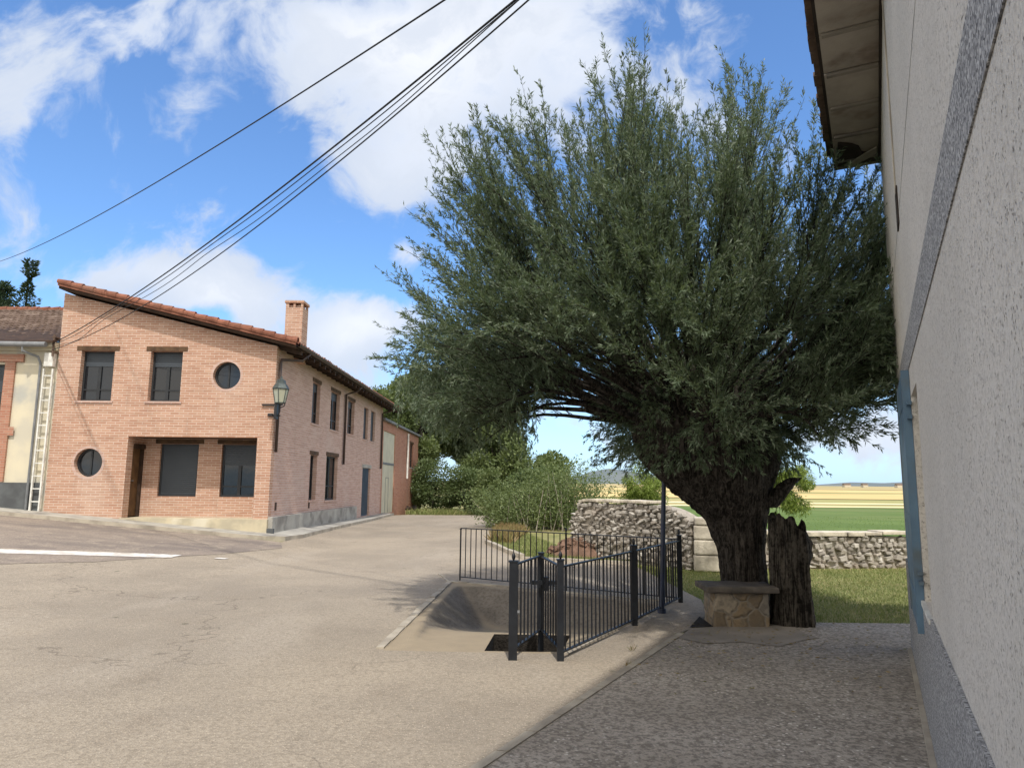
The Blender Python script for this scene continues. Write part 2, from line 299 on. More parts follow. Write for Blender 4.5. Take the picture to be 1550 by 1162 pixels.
# ------------------------------------------------------------------ helpers
def origin(o):
    v = Vector((0, 0, 0))
    while o is not None: v += o.location; o = o.parent
    return v
def tag(o, label=None, cat=None, group=None, kind=None):
    for k, v in (('label', label), ('category', cat), ('group', group), ('kind', kind)):
        if v: o[k] = v
    return o
def thing(name, loc, label, cat, group=None):
    o = bpy.data.objects.new(name, None); o.location = loc; o.empty_display_size = .2; col.objects.link(o)
    return tag(o, label, cat, group)
class MB:
    def __init__(s): s.v = []; s.f = []
    def add(s, vs, fs):
        n = len(s.v); s.v += [tuple(x) for x in vs]; s.f += [tuple(i+n for i in q) for q in fs]; return s
    def box(s, a, b_):
        x0, y0, z0 = a; x1, y1, z1 = b_
        return s.add([(x0,y0,z0),(x1,y0,z0),(x1,y1,z0),(x0,y1,z0),(x0,y0,z1),(x1,y0,z1),(x1,y1,z1),(x0,y1,z1)],
                     [(0,3,2,1),(4,5,6,7),(0,1,5,4),(1,2,6,5),(2,3,7,6),(3,0,4,7)])
    def obox(s, c, ax, ay, az):   # oriented box, half-axis vectors
        c, ax, ay, az = map(Vector, (c, ax, ay, az)); P = []
        for k in (-1, 1):
            for i, j in ((-1,-1),(1,-1),(1,1),(-1,1)): P.append(c+ax*i+ay*j+az*k)
        return s.add(P, [(0,3,2,1),(4,5,6,7),(0,1,5,4),(1,2,6,5),(2,3,7,6),(3,0,4,7)])
    def prism(s, pts, z0, z1):
        n = len(pts); vs = [(x, y, z0) for x, y in pts]+[(x, y, z1) for x, y in pts]
        return s.add(vs, [tuple(range(n))[::-1], tuple(range(n, 2*n))]+[(i, (i+1) % n, n+(i+1) % n, n+i) for i in range(n)])
    def tube(s, pts, rad, seg=8, caps=True):
        P = [Vector(p) for p in pts]; n = len(P)
        if not hasattr(rad, '__len__'): rad = [rad]*n
        up = Vector((0, 0, 1)); base = len(s.v); ref = None
        for i, p in enumerate(P):
            t = (P[min(i+1, n-1)]-P[max(i-1, 0)]).normalized()
            if ref is None: ref = up if abs(t.z) < .9 else Vector((1, 0, 0))
            a = (ref-t*ref.dot(t)).normalized(); ref = a; c = t.cross(a)
            for k in range(seg):
                an = 2*math.pi*k/seg; s.v.append(tuple(p+(a*math.cos(an)+c*math.sin(an))*rad[i]))
        for i in range(n-1):
            for k in range(seg):
                a0 = base+i*seg+k; a1 = base+i*seg+(k+1) % seg; s.f.append((a0, a1, a1+seg, a0+seg))
        if caps: s.f.append(tuple(base+k for k in range(seg))[::-1]); s.f.append(tuple(base+(n-1)*seg+k for k in range(seg)))
        return s
    def build(s, name, m, parent=None, smooth=False, bevel=0):
        o0 = origin(parent); me = bpy.data.meshes.new(name)
        me.from_pydata([(x-o0.x, y-o0.y, z-o0.z) for x, y, z in s.v], [], s.f)
        me.materials.append(M[m] if isinstance(m, str) else m)
        ob = bpy.data.objects.new(name, me); col.objects.link(ob); ob.parent = parent
        bm = bmesh.new(); bm.from_mesh(me)
        if bevel:
            bmesh.ops.remove_doubles(bm, verts=bm.verts, dist=1e-5)
            bmesh.ops.bevel(bm, geom=bm.edges[:], offset=bevel, segments=2, profile=.6, affect='EDGES', clamp_overlap=True)
        bmesh.ops.recalc_face_normals(bm, faces=bm.faces[:]); bm.to_mesh(me); bm.free()
        if smooth: me.polygons.foreach_set('use_smooth', [True]*len(me.polygons))
        return ob
def leaves(name, P, D, L, Wd, m, parent=None, kind=None):
    """N narrow leaf quads: base P, unit direction D, length L, width Wd (world coordinates)"""
    o0 = np.array(origin(parent)); N = len(P)
    rnd = rng.normal(size=(N, 3)); s = np.cross(D, rnd); s /= np.linalg.norm(s, axis=1, keepdims=True)+1e-9
    L = np.asarray(L).reshape(-1, 1)*np.ones((N, 1)); Wd = np.asarray(Wd).reshape(-1, 1)*np.ones((N, 1))
    nn = np.cross(D, s)
    V = np.stack([P, P+D*L*.45+s*Wd*.5+nn*L*.04, P+D*L, P+D*L*.45-s*Wd*.5+nn*L*.04], 1)-o0
    me = bpy.data.meshes.new(name); me.vertices.add(4*N); me.vertices.foreach_set('co', V.reshape(-1).astype(np.float32))
    me.loops.add(4*N); me.loops.foreach_set('vertex_index', np.arange(4*N, dtype=np.int32))
    me.polygons.add(N); me.polygons.foreach_set('loop_start', np.arange(0, 4*N, 4, dtype=np.int32))
    me.update(calc_edges=True); me.materials.append(M[m])
    ob = bpy.data.objects.new(name, me); col.objects.link(ob); ob.parent = parent
    return ob
def panel(name, outer, holes, thick, o, ux, m, parent):
    """upright wall panel: outline in (u, z), holes likewise, extruded back from the front plane through o along ux x z"""
    cu = bpy.data.curves.new('outline', 'CURVE'); cu.dimensions = '2D'; cu.fill_mode = 'BOTH'; cu.extrude = thick/2
    for poly in [outer]+holes:
        sp_ = cu.splines.new('POLY'); sp_.points.add(len(poly)-1); sp_.use_cyclic_u = True
        for k, (a, z) in enumerate(poly): sp_.points[k].co = (a, z, 0, 1)
    tmp = bpy.data.objects.new('outline', cu); col.objects.link(tmp)
    bpy.context.view_layer.update(); dg = bpy.context.evaluated_depsgraph_get()
    me0 = bpy.data.meshes.new_from_object(tmp.evaluated_get(dg)); bpy.data.objects.remove(tmp)
    ux = Vector(ux).normalized(); n = ux.cross(Vector((0, 0, 1)))   # n points to the viewer side
    mb = MB(); o = Vector(o)
    mb.v = [tuple(o+ux*v.co.x+Vector((0, 0, 1))*v.co.y+n*(v.co.z-thick/2)) for v in me0.vertices]
    mb.f = [tuple(p.vertices) for p in me0.polygons]
    bpy.data.meshes.remove(me0)
    return mb.build(name, m, parent)
def rect(a, b_, c, d): return [(a, c), (b_, c), (b_, d), (a, d)]
def circ(x, z, r_, n=32): return [(x+r_*math.cos(2*math.pi*k/n), z+r_*math.sin(2*math.pi*k/n)) for k in range(n)]

# ------------------------------------------------------------------ terrain
def ss(a, b_, x): t = min(1, max(0, (x-a)/(b_-a))); return t*t*(3-2*t)
def h0(x, y):
    g = ss(6, 17, y)*(1-.85*ss(21, 34, y)); z = .082*max(0, -(x+5))*g
    z = min(z, 1.6)
    if y > 36: z -= .035*min(y-36, 30)*(1-ss(-1, 3, x))
    if y > 300 and x > -200: z += (y-300)*.0028
    return z
RIM = [(-1.30, 7.16), (.44, 7.10), (2.02, 10.14), (-1.06, 12.0)]     # basin rim, counter-clockwise
def edged(x, y, a, b_):   # signed distance to the left of a->b
    ex, ey = b_[0]-a[0], b_[1]-a[1]; return (ex*(y-a[1])-ey*(x-a[0]))/math.hypot(ex, ey)
def smax(a, b_, k=.07): m_ = max(a, b_); return m_+k*math.log(math.exp((a-m_)/k)+math.exp((b_-m_)/k))
def hb(x, y):
    d_front = edged(x, y, RIM[0], RIM[1]); d_right = edged(x, y, RIM[1], RIM[2]); d_back = edged(x, y, RIM[2], RIM[3]); d_left = edged(x, y, RIM[3], RIM[0])
    fd = max(0, d_front); floor = -.06*min(fd, 1.35)-.20*min(2.2, max(0, fd-1.35))
    z = smax(smax(floor, -.85*max(0, d_left-.10)), smax(-.62*max(0, d_back-.10), -1.6*max(0, d_right-.03)))
    e = min(d_front, d_right, d_back, d_left)
    return min(0, z)*min(1, max(0, e)/.03)
def clip(poly, a, b_, keep_left=True):
    out = []; n = len(poly); sg = 1 if keep_left else -1
    D = [sg*edged(p[0], p[1], a, b_) for p in poly]
    for i in range(n):
        j = (i+1) % n
        if D[i] >= 0: out.append(poly[i])
        if (D[i] > 0 and D[j] < 0) or (D[i] < 0 and D[j] > 0):
            t = D[i]/(D[i]-D[j]); out.append((poly[i][0]+(poly[j][0]-poly[i][0])*t, poly[i][1]+(poly[j][1]-poly[i][1])*t))
    return out
def axis(lo, hi, marks):
    """marks: (limit, step) growing away from 0"""
    def run(end):
        v = 0; out = [0.0]; s = 1 if end > 0 else -1
        while abs(v) < abs(end):
            st = next(st for lim, st in marks if abs(v) < lim); v += s*st; out.append(v)
        return out
    return sorted(set(run(lo)+run(hi)))
XS = axis(-3000, 3000, [(20, .5), (60, 4), (300, 40), (9e9, 400)])
YS = axis(-40, 4000, [(40, .5), (80, 4), (400, 40), (9e9, 400)])
def sheet(name, poly, m, dz=0.0, hole=None, h=h0, xs=None, ys=None, parent=None, kind='structure'):
    xs = xs or XS; ys = ys or YS; mb = MB(); cache = {}
    def vid(p):
        k = (round(p[0], 4), round(p[1], 4))
        if k not in cache: cache[k] = len(mb.v); mb.v.append((p[0], p[1], h(p[0], p[1])+dz))
        return cache[k]
    tris = tessellate_polygon([[Vector((x, y, 0)) for x, y in poly]])
    for t in tris:
        T = [poly[i] for i in t]
        if edged(T[2][0], T[2][1], T[0], T[1]) < 0: T = T[::-1]
        pieces = [T]
        if hole:
            pieces = []; rest = T
            for i in range(len(hole)):
                a, b_ = hole[i], hole[(i+1) % len(hole)]
                o_ = clip(rest, a, b_, False)
                if len(o_) > 2: pieces.append(o_)
                rest = clip(rest, a, b_, True)
                if len(rest) < 3: break
        for P in pieces:
            x0, x1 = min(p[0] for p in P), max(p[0] for p in P); y0, y1 = min(p[1] for p in P), max(p[1] for p in P)
            xi = [i for i in range(len(xs)-1) if xs[i+1] > x0 and xs[i] < x1]; yi = [i for i in range(len(ys)-1) if ys[i+1] > y0 and ys[i] < y1]
            for i in xi:
                C1 = clip(clip(P, (xs[i], 0), (xs[i], 1), False), (xs[i+1], 0), (xs[i+1], 1), True)
                if len(C1) < 3: continue
                for j in yi:
                    C2 = clip(clip(C1, (0, ys[j]), (1, ys[j]), True), (0, ys[j+1]), (1, ys[j+1]), False)
                    if len(C2) < 3: continue
                    ids = []
                    for p in C2:
                        k = vid(p)
                        if k not in ids: ids.append(k)
                    if len(ids) > 2: mb.f.append(tuple(ids))
    ob = MB.build(mb, name, m, parent, smooth=True)
    me = ob.data
    if len(me.polygons) and me.polygons[0].normal.z < 0: me.flip_normals()
    if kind and not parent: ob['kind'] = kind
    return ob
hole_out = [(x, y) for x, y in RIM]
sheet('ground', [(-3000, -40), (3000, -40), (3000, 4000), (-3000, 4000)], 'grass_ground', -.03, hole=hole_out)
K = lambda y: -.22+(y-4.31)*.530       # patio kerb line
road_poly = [(-32, -6), (K(-6), -6), (K(9.3), 9.3), (2.62, 10.5), (2.35, 15.0), (.09, 15.9), (-.85, 19.8), (-.7, 26.3), (-1.15, 37.4), (-2.2, 75), (-7.5, 75), (-6.35, 48.5), (-6.25, 36), (-6.05, 18.5), (-32, 18.5)]
sheet('road', road_poly, 'road', 0, hole=hole_out)
sheet('side_road', [(-32, 6.0), (-10.2, 11.2), (-7.6, 13.0), (-6.2, 15.2), (-5.6, 17.2), (-6.05, 18.46), (-32, 18.46)], 'road_old', .006)
sheet('road_line', [(-16, 11.9), (-9.45, 13.15), (-7.6, 13.75), (-6.75, 14.08), (-6.75, 14.55), (-8.0, 14.12), (-9.45, 13.62), (-16, 12.3)], 'white_line', .012)
sheet('road_line', [(-6.05, 14.42), (-5.85, 14.48), (-5.85, 14.66), (-6.05, 14.6)], 'white_line', .012)
# basin with its dark drain pit
fx = [-1.5+.05*i for i in range(75)]; fy = [7.0+.05*i for i in range(106)]
PIT = [(-.32, 7.21), (.43, 7.19), (.60, 8.32), (-.26, 8.34)]
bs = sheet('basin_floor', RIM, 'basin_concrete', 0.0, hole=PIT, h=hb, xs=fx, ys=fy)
mb = MB()
n = 4
for i in range(n):
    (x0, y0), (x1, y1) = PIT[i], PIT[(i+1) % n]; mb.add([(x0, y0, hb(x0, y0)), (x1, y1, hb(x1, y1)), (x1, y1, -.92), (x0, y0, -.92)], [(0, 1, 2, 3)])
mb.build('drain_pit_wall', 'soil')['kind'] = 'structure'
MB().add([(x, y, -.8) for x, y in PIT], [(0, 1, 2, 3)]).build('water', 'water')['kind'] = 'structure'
# patio, kerbs, pavements, concrete
patio = [(K(-6)+.07, -6), (8.5, -6), (8.5, 8.75), (3.3, 8.75), (1.98, 8.30), (K(8)+.07, 8.0)]
sheet('patio', patio, 'patio', .022)
mb = MB(); N_ = 40
for i in range(N_):
    y0, y1 = -6+i*(14.0/N_), -6+(i+1)*(14.0/N_)-.012; j = lambda: random.uniform(-.006, .006)
    a, c = j(), j()
    mb.add([(K(y0)+a, y0, -.02), (K(y0)+.07, y0, -.02), (K(y1)+.07, y1, -.02), (K(y1)+c, y1, -.02), (K(y0)+a, y0, .034), (K(y0)+.07, y0, .030), (K(y1)+.07, y1, .030), (K(y1)+c, y1, .034)],
           [(0,3,2,1),(4,5,6,7),(0,1,5,4),(1,2,6,5),(2,3,7,6),(3,0,4,7)])
mb.build('kerb', 'kerb')['kind'] = 'structure'
sheet('path', [(K(8)+.02, 8.03), (1.95, 8.33), (2.62, 9.75), (2.62, 10.4), (K(9.3), 9.3)], 'smooth_concrete', .016)
sheet('concrete_patch', [(1.68, 7.78), (1.9, 7.52), (2.3, 7.6), (2.62, 7.42), (2.95, 7.7), (3.2, 7.85), (3.1, 8.2), (3.25, 8.69), (1.95, 8.29)], 'smooth_concrete', .028)
sheet('soil', [(1.95, 8.36), (2.235, 8.42), (2.235, 9.05)], 'soil', .024)
# low kerb along the basin rim
mb = MB()
def strip(mb, a, b_, wd, z0, z1, segs=14):
    A, Bv = Vector((*a, 0)), Vector((*b_, 0)); d = (Bv-A).normalized(); nrm = Vector((-d.y, d.x, 0))*wd/2
    for i in range(segs):
        p, q = A.lerp(Bv, i/segs), A.lerp(Bv, (i+.97)/segs); k = random.uniform(-.008, .008)
        mb.obox((p+q)/2+Vector((0, 0, (z0+z1)/2+k)), (q-p)/2, nrm*random.uniform(.85, 1.1), (0, 0, (z1-z0)/2))
strip(mb, (-1.34, 7.22), (-1.12, 12.02), .085, -.03, .022); strip(mb, (-1.12, 12.06), (-.3, 11.62), .1, -.03, .02, 5)
strip(mb, (-.3, 11.62), (2.1, 10.28), .1, -.03, .02, 10); strip(mb, (.47, 7.1), (2.1, 10.2), .06, -.03, .015, 10); strip(mb, (-1.42, 13.1), (-1.14, 12.1), .03, -.03, .012, 4)
mb.build('basin_kerb', 'kerb')['kind'] = 'structure'
# pavement in front of and beside the brick house (real step)
def hs(x, y): return h0(x, y)
def raised(name, poly, top, m):
    ob = sheet(name, poly, m, top); me = ob.data; mb = MB(); n = len(poly)
    for i in range(n):
        a, b_ = poly[i], poly[(i+1) % n]; k = max(1, int(math.hypot(a[0]-b_[0], a[1]-b_[1])/.5))
        for q in range(k):
            p0 = (a[0]+(b_[0]-a[0])*q/k, a[1]+(b_[1]-a[1])*q/k); p1 = (a[0]+(b_[0]-a[0])*(q+1)/k, a[1]+(b_[1]-a[1])*(q+1)/k)
            mb.add([(*p0, h0(*p0)-.05), (*p1, h0(*p1)-.05), (*p1, h0(*p1)+top), (*p0, h0(*p0)+top)], [(0, 1, 2, 3)])
    mb.build('kerb', 'kerb')['kind'] = 'structure'
raised('pavement', [(-32, 18.5), (-7.2, 18.5), (-6.5, 18.62), (-6.12, 19.0), (-5.95, 20), (-6.1, 30), (-6.3, 36.5), (-6.9, 36.5), (-6.9, 20.0), (-32, 20.0)], .10, 'concrete')
# edging stones of the verge
mb = MB(); strip(mb, (-.85, 19.8), (.09, 15.9), .12, -.03, .09, 12); strip(mb, (.09, 15.9), (2.35, 15.0), .12, -.03, .05, 8); mb.build('verge_kerb', 'kerb')['kind'] = 'structure'
# fields
def wob(y, x0, x1, a, n=24): return [(x0+(x1-x0)*i/n, y+random.uniform(-a, a)) for i in range(n+1)]
def band(name, m, y0, y1, x0, x1, dz, a=1):
    P = wob(y0, x0, x1, a)+wob(y1, x0, x1, a)[::-1]; P = [(x, max(y, 16.6)) for x, y in P]
    sheet(name, P, m, dz)
band('crop_field', 'crop', 17.5, 58, 3.2, 90, .02, .15)
band('stubble_field', 'stubble_pale', 59, 63, 2.5, 200, .02, .3)
band('stubble_field', 'stubble_dull', 63.3, 69, 2.5, 260, .02, .4)
band('stubble_field', 'stubble_pale', 69.5, 76, 2.5, 260, .03, .6)
band('stubble_field', 'stubble_dull', 77, 98, 2.5, 300, .03, 1.5)
band('stubble_field', 'stubble', 98, 190, 2.5, 500, .05, 5)
band('stubble_field', 'stubble_dull', 192, 240, 2.5, 420, .06, 8)
band('stubble_field', 'stubble', 240, 420, -20, 900, .08, 20)
sheet('plain', [(-3000, 420), (3000, 420), (3000, 4000), (-3000, 4000)], 'plain', .15)
# distant hills
mb = MB(); nx = 90
for i in range(nx+1):
    x = -2600+i*80
    prof = 95*math.exp(-((x-640)/260)**2)+60*math.exp(-((x-1100)/300)**2)+34*math.exp(-((x-3000)/700)**2)+30*math.exp(-((x+1500)/700)**2)+6*math.sin(x*.011)+12
    for k, (yy_, zz) in enumerate(((4100, 0), (4500, .5), (4900, .86), (5300, 1.0), (6000, .4), (6400, 0))):
        mb.v.append((x+random.uniform(-15, 15), yy_, -6+(prof+12)*zz+random.uniform(-1, 1)))
for i in range(nx):
    for k in range(5): a = i*6+k; mb.f.append((a, a+6, a+7, a+1))
mb.build('hills', 'hill', smooth=True)['kind'] = 'structure'

# ------------------------------------------------------------------ window and door makers (axis: ux along wall, facing n)
def frame_of(o, ux):
    ux = Vector(ux).normalized(); n = ux.cross(Vector((0, 0, 1))); o = Vector(o)
    return lambda u, z, d=0: o+ux*u+Vector((0, 0, z))-n*d      # d = distance behind the wall face
def fbox(mb, P, u0, u1, z0, z1, d0, d1):
    vs = [P(u0, z0, d0), P(u1, z0, d0), P(u1, z0, d1), P(u0, z0, d1), P(u0, z1, d0), P(u1, z1, d0), P(u1, z1, d1), P(u0, z1, d1)]
    return mb.add(vs, [(0,3,2,1),(4,5,6,7),(0,1,5,4),(1,2,6,5),(2,3,7,6),(3,0,4,7)])
def window(P, u0, u1, z0, z1, parent, d=.16, shut=.28, lintel=True, sill=True, label=None, ext=.13, wall=.25, leaves_=2, open_left=False):
    t = .055; mb = MB()
    fbox(mb, P, u0, u0+t, z0, z1, d, d+.06); fbox(mb, P, u1-t, u1, z0, z1, d, d+.06)
    fbox(mb, P, u0+t, u1-t, z0, z0+t, d, d+.06); fbox(mb, P, u0+t, u1-t, z1-t, z1, d, d+.06)
    zs = z1-shut*(z1-z0) if shut else z1-t
    if leaves_ == 2 and shut < .95:
        c = (u0+u1)/2; fbox(mb, P, c-.045, c+.045, z0+t, zs-.005, d-.005, d+.05)
        zm = z0+.33*(zs-z0); fbox(mb, P, u0+t, c-.045, zm-.02, zm+.02, d+.002, d+.045); fbox(mb, P, c+.045, u1-t, zm-.02, zm+.02, d+.002, d+.045)
    fr = mb.build('window', 'frame_dark', parent)
    if label: fr['label'] = label
    if shut < .95:
        fbox(MB(), P, u0+t, u1-t, z0+t, zs, d+.03, d+.034).build('pane', 'glass', fr)
    if shut:
        fbox(MB(), P, u0+t+.002, u1-t-.002, zs, z1-t, d+.012, d+.028).build('roller_shutter', 'shutter_grey', fr)
    # dark room behind
    fbox(MB(), P, u0-.02, u1+.02, z0-.02, z1+.02, wall+.3, wall+.32).build('room_backing', 'frame_dark', fr)
    if lintel: fbox(MB(), P, u0-ext, u1+ext, z1+.005, z1+.13, -.015, .10).build('lintel', 'wood_lintel', fr)
    if sill: fbox(MB(), P, u0-.06, u1+.06, z0-.06, z0-.003, -.03, d).build('sill', 'brick_side' if sill != 'c' else 'concrete', fr)
    return fr
def round_window(P, u, z, r_, parent, d=.14):
    n = 36; mb = MB(); vs = []; fs = []
    for k in range(n):
        a = 2*math.pi*k/n
        for rr_, dd in ((r_, d), (r_-.06, d), (r_-.06, d+.05), (r_, d+.05)): vs.append(P(u+rr_*math.cos(a), z+rr_*math.sin(a), dd))
    for k in range(n):
        for q in range(4): fs.append((k*4+q, k*4+(q+1) % 4, ((k+1) % n)*4+(q+1) % 4, ((k+1) % n)*4+q))
    mb.add(vs, fs); fbox(mb, P, u-.022, u+.022, z-r_+.05, z+r_-.05, d+.005, d+.045)
    fr = mb.build('round_window', 'frame_dark', parent)
    MB().add([P(u+(r_-.05)*math.cos(2*math.pi*k/n), z+(r_-.05)*math.sin(2*math.pi*k/n), d+.03) for k in range(n)], [tuple(range(n))]).build('pane', 'glass', fr)
    mb = MB()   # soldier brick ring, a touch proud
    vs = []; fs = []
    for k in range(n):
        a = 2*math.pi*k/n
        for rr_, dd in ((r_+.07, -.004), (r_, -.004), (r_, .05), (r_+.07, .05)): vs.append(P(u+rr_*math.cos(a), z+rr_*math.sin(a), dd))
    for k in range(n):
        for q in range(4): fs.append((k*4+q, k*4+(q+1) % 4, ((k+1) % n)*4+(q+1) % 4, ((k+1) % n)*4+q))
    mb.add(vs, fs).build('brick_surround', 'brick_side', fr)
def tile_roof(name, o, ue, vd, wid, ln, m, parent, per=.21, row=.36, amp=.035, thick=.05, seg=6):
    """barrel tiles: o = upper corner, ue = unit vector along the eave, vd = unit vector down the slope"""
    o, ue, vd = Vector(o), Vector(ue).normalized(), Vector(vd).normalized(); nn = ue.cross(vd); nn = nn if nn.z > 0 else -nn
    nu = int(wid/per)*seg; rows = int(math.ceil(ln/row)); mb = MB()
    for r_ in range(rows):
        l0, l1 = r_*row, min(ln, (r_+1)*row+.04)
        base = len(mb.v); jit = [random.uniform(-.012, .012) for _ in range(nu//seg+2)]
        for li, lift in ((l0, 0), (l1, .03)):
            for i in range(nu+1):
                ph = (i % seg)/seg; k = i//seg
                z = amp*(2*abs(math.sin(math.pi*ph))-.6)+lift+jit[k]
                mb.v.append(tuple(o+ue*(wid*i/nu)+vd*(li+(jit[k] if lift else 0))+nn*z))
        for i in range(nu+1): mb.v.append(tuple(Vector(mb.v[base+nu+1+i])-nn*.045))
        for i in range(nu):
            a = base+i; mb.f.append((a, a+1, a+nu+2, a+nu+1)); mb.f.append((a+nu+1, a+nu+2, a+2*nu+3, a+2*nu+2))
    return mb.build(name, m, parent)

# ------------------------------------------------------------------ the brick house
XL, XR, YF, YB = -12.93, -6.79, 19.5, 35.05
house = thing('brick_house', (XR, YF, .2), 'two storey pinkish brick house with round windows, a porch recess and red tiled roof', 'house')
zt = lambda x: 5.37+(XR-x)*.2415
P = frame_of((0, YF, 0), (1, 0, 0))
fw = [(-12.29, -11.35, 3.79, 5.2), (-10.33, -9.43, 3.79, 5.2)]
rw = [(-8.16, 4.53, .385), (-11.82, 2.08, .39)]
REC = (-10.77, -7.2, .60, 2.81)
out = [(XL, .35), (XR, -.05), (XR, zt(XR)), (XL, zt(XL))]
out = [(XL, .2), (REC[0], .2), (REC[0], REC[3]), (REC[1], REC[3]), (REC[1], .2), (XR, .2), (XR, zt(XR)), (XL, zt(XL))]
panel('front_wall', out, [rect(*q) for q in fw]+[circ(*q) for q in rw], .25, (0, YF, 0), (1, 0, 0), 'brick_front', house)
for q in fw: window(P, *q, house, shut=.30)
for q in rw: round_window(P, *q, house)
# porch recess
DR = .88
Pb = frame_of((0, YF+DR, 0), (1, 0, 0))
bw = [(-10.3, -9.19, 1.17, 2.66), (-8.52, -7.48, 1.17, 2.66)]
panel('porch_wall', rect(REC[0], REC[1]+.35, .5, 2.95), [rect(*q) for q in bw], .2, (0, YF+DR, 0), (1, 0, 0), 'brick_front', house)
w1_ = window(Pb, *bw[0], house, d=.08, shut=1.0, sill=False, ext=.14, wall=.2, label='porch window with its grey roller shutter fully closed')
w2_ = window(Pb, *bw[1], house, d=.08, shut=.40, sill=False, ext=.14, wall=.2, label='porch window with its roller shutter half raised')
MB().box((REC[0]-.02, YF+.251, 2.812), (REC[1]+.02, YF+DR-.001, 2.90)).build('porch_ceiling', 'wood_dark', house)
MB().box((REC[1], YF+.251, .5), (REC[1]+.2, YF+DR-.001, 2.81)).build('porch_side_wall', 'brick_front', house); mb = MB(); mb.box((REC[0]-.2, YF+.251, .5), (REC[0], YF+.30, 2.81))
mb.box((REC[0]-.2, YF+.301, 2.60), (REC[0], YF+DR-.001, 2.81)); mb.build('porch_side_wall', 'brick_front', house)
dr = MB().box((REC[0]-.12, YF+.31, .62), (REC[0]-.07, YF+.80, 2.5)).build('door', 'wood_door', house)
mb = MB(); mb.box((REC[0]-.14, YF+.80, .61), (REC[0]+.012, YF+.875, 2.5)); mb.box((REC[0]-.14, YF+.302, 2.5), (REC[0]+.05, YF+.87, 2.62)); mb.build('door_frame', 'wood_dark', dr)
MB().tube([(REC[0]-.07, YF+.40, 1.6), (REC[0]-.02, YF+.40, 1.6), (REC[0]-.02, YF+.48, 1.6)], .012).build('handle', 'grey_metal', dr)
MB().box((-10.79, YF-.10, .0), (XR+.02, YF-.003, .60)).build('porch_step', 'cream_concrete', house)
MB().box((REC[0]+.002, YF-.002, .3), (REC[1]-.002, YF+DR-.002, .597)).build('porch_floor', 'cream_concrete', house)
# side wall
Ps = frame_of((XR, 0, 0), (0, 1, 0))
sw_ = [(23.1, 24.0, 3.53, 4.90), (25.4, 26.65, 3.5, 4.90), (27.98, 29.1, 3.54, 4.88), (30.9, 31.8, 3.5, 4.9), (32.4, 33.4, 3.5, 4.9)]
sl_ = [(23.2, 24.0, 1.03, 2.5), (25.15, 26.75, .98, 2.55)]
dd_ = (31.05, 32.7, .16, 2.26)
panel('side_wall', rect(YF+.252, YB, -.1, 5.37), [rect(*q) for q in sw_+sl_+[dd_]], .25, (XR, 0, 0), (0, 1, 0), 'brick_side', house)
for q in sw_[:3]+sl_[1:]: window(Ps, *q, house, d=.12, shut=.0 if q in sl_ else .2, lintel=True, ext=.08)
for q in sw_[3:]: window(Ps, *q, house, d=.10, shut=1.0, lintel=False, label='small upper side window shut with a brown panel')
window(Ps, *sl_[0], house, d=.14, shut=0, ext=.1, leaves_=1)
gd = MB(); fbox(gd, Ps, dd_[0], dd_[1], dd_[2], dd_[3], .08, .13); gd = gd.build('garage_door', 'blue_door', house)
mb = MB()
for k in range(9): fbox(mb, Ps, dd_[0]+.08+k*.18, dd_[0]+.10+k*.18, dd_[2]+.05, dd_[3]-.05, .07, .079)
mb.build('door_rib', 'frame_dark', gd); fbox(MB(), Ps, dd_[0]-.15, dd_[1]+.15, dd_[3]+.003, dd_[3]+.15, -.02, .1).build('lintel', 'concrete', gd)
mb = MB(); mb.box((XR+.003, YF+.0, -.1), (XR+.14, 29.65, .66)); mb.build('plinth', 'concrete', house, bevel=.012)
MB().box((XR+.006, YF-.097, -.1), (XR+.2, YF-.003, .36)).build('plinth_corner', 'grey_plinth', house)
for (y, z) in ((20.0, .82), (23.2, .78)): fbox(MB(), Ps, y, y+.14, z, z+.22, -.012, -.001).build('wall_vent', 'wood_dark', house)
MB().box((XL+.001, YB-.001, 0), (XR-.002, YB+.2, 5.37)).build('rear_wall', 'brick_side', house)
panel('gable_wall', rect(-YB, -YF-.26, .2, zt(XL)), [], .2, (XL, 0, 0), (0, -1, 0), 'brick_side', house)
# roof
sl = Vector((1, 0, -.2415)).normalized(); zr = lambda x: zt(x)+.15
rf = MB(); x0, x1 = XL+.01, XR+.62
rf.add([(x0, YF-.30, zr(x0)-.09), (x1, YF-.30, zr(x1)-.09), (x1, YB+1.6, zr(x1)-.09), (x0, YB+1.6, zr(x0)-.09), (x0, YF-.30, zr(x0)), (x1, YF-.30, zr(x1)), (x1, YB+1.6, zr(x1)), (x0, YB+1.6, zr(x0))],
       [(0,3,2,1),(4,5,6,7),(0,1,5,4),(1,2,6,5),(2,3,7,6),(3,0,4,7)])
roof = rf.build('roof', 'wood_dark', house)
tile_roof('roof_tiles', (x0, YF-.28, zr(x0)+.03), (0, 1, 0), sl, YB+1.6-YF+.3, (x1-x0)/sl.x+.06, 'tile', roof)
mb = MB()     # verge tiles, overlapping half barrels stepping down the gable edge
L = (x1-x0)/sl.x; k = 0
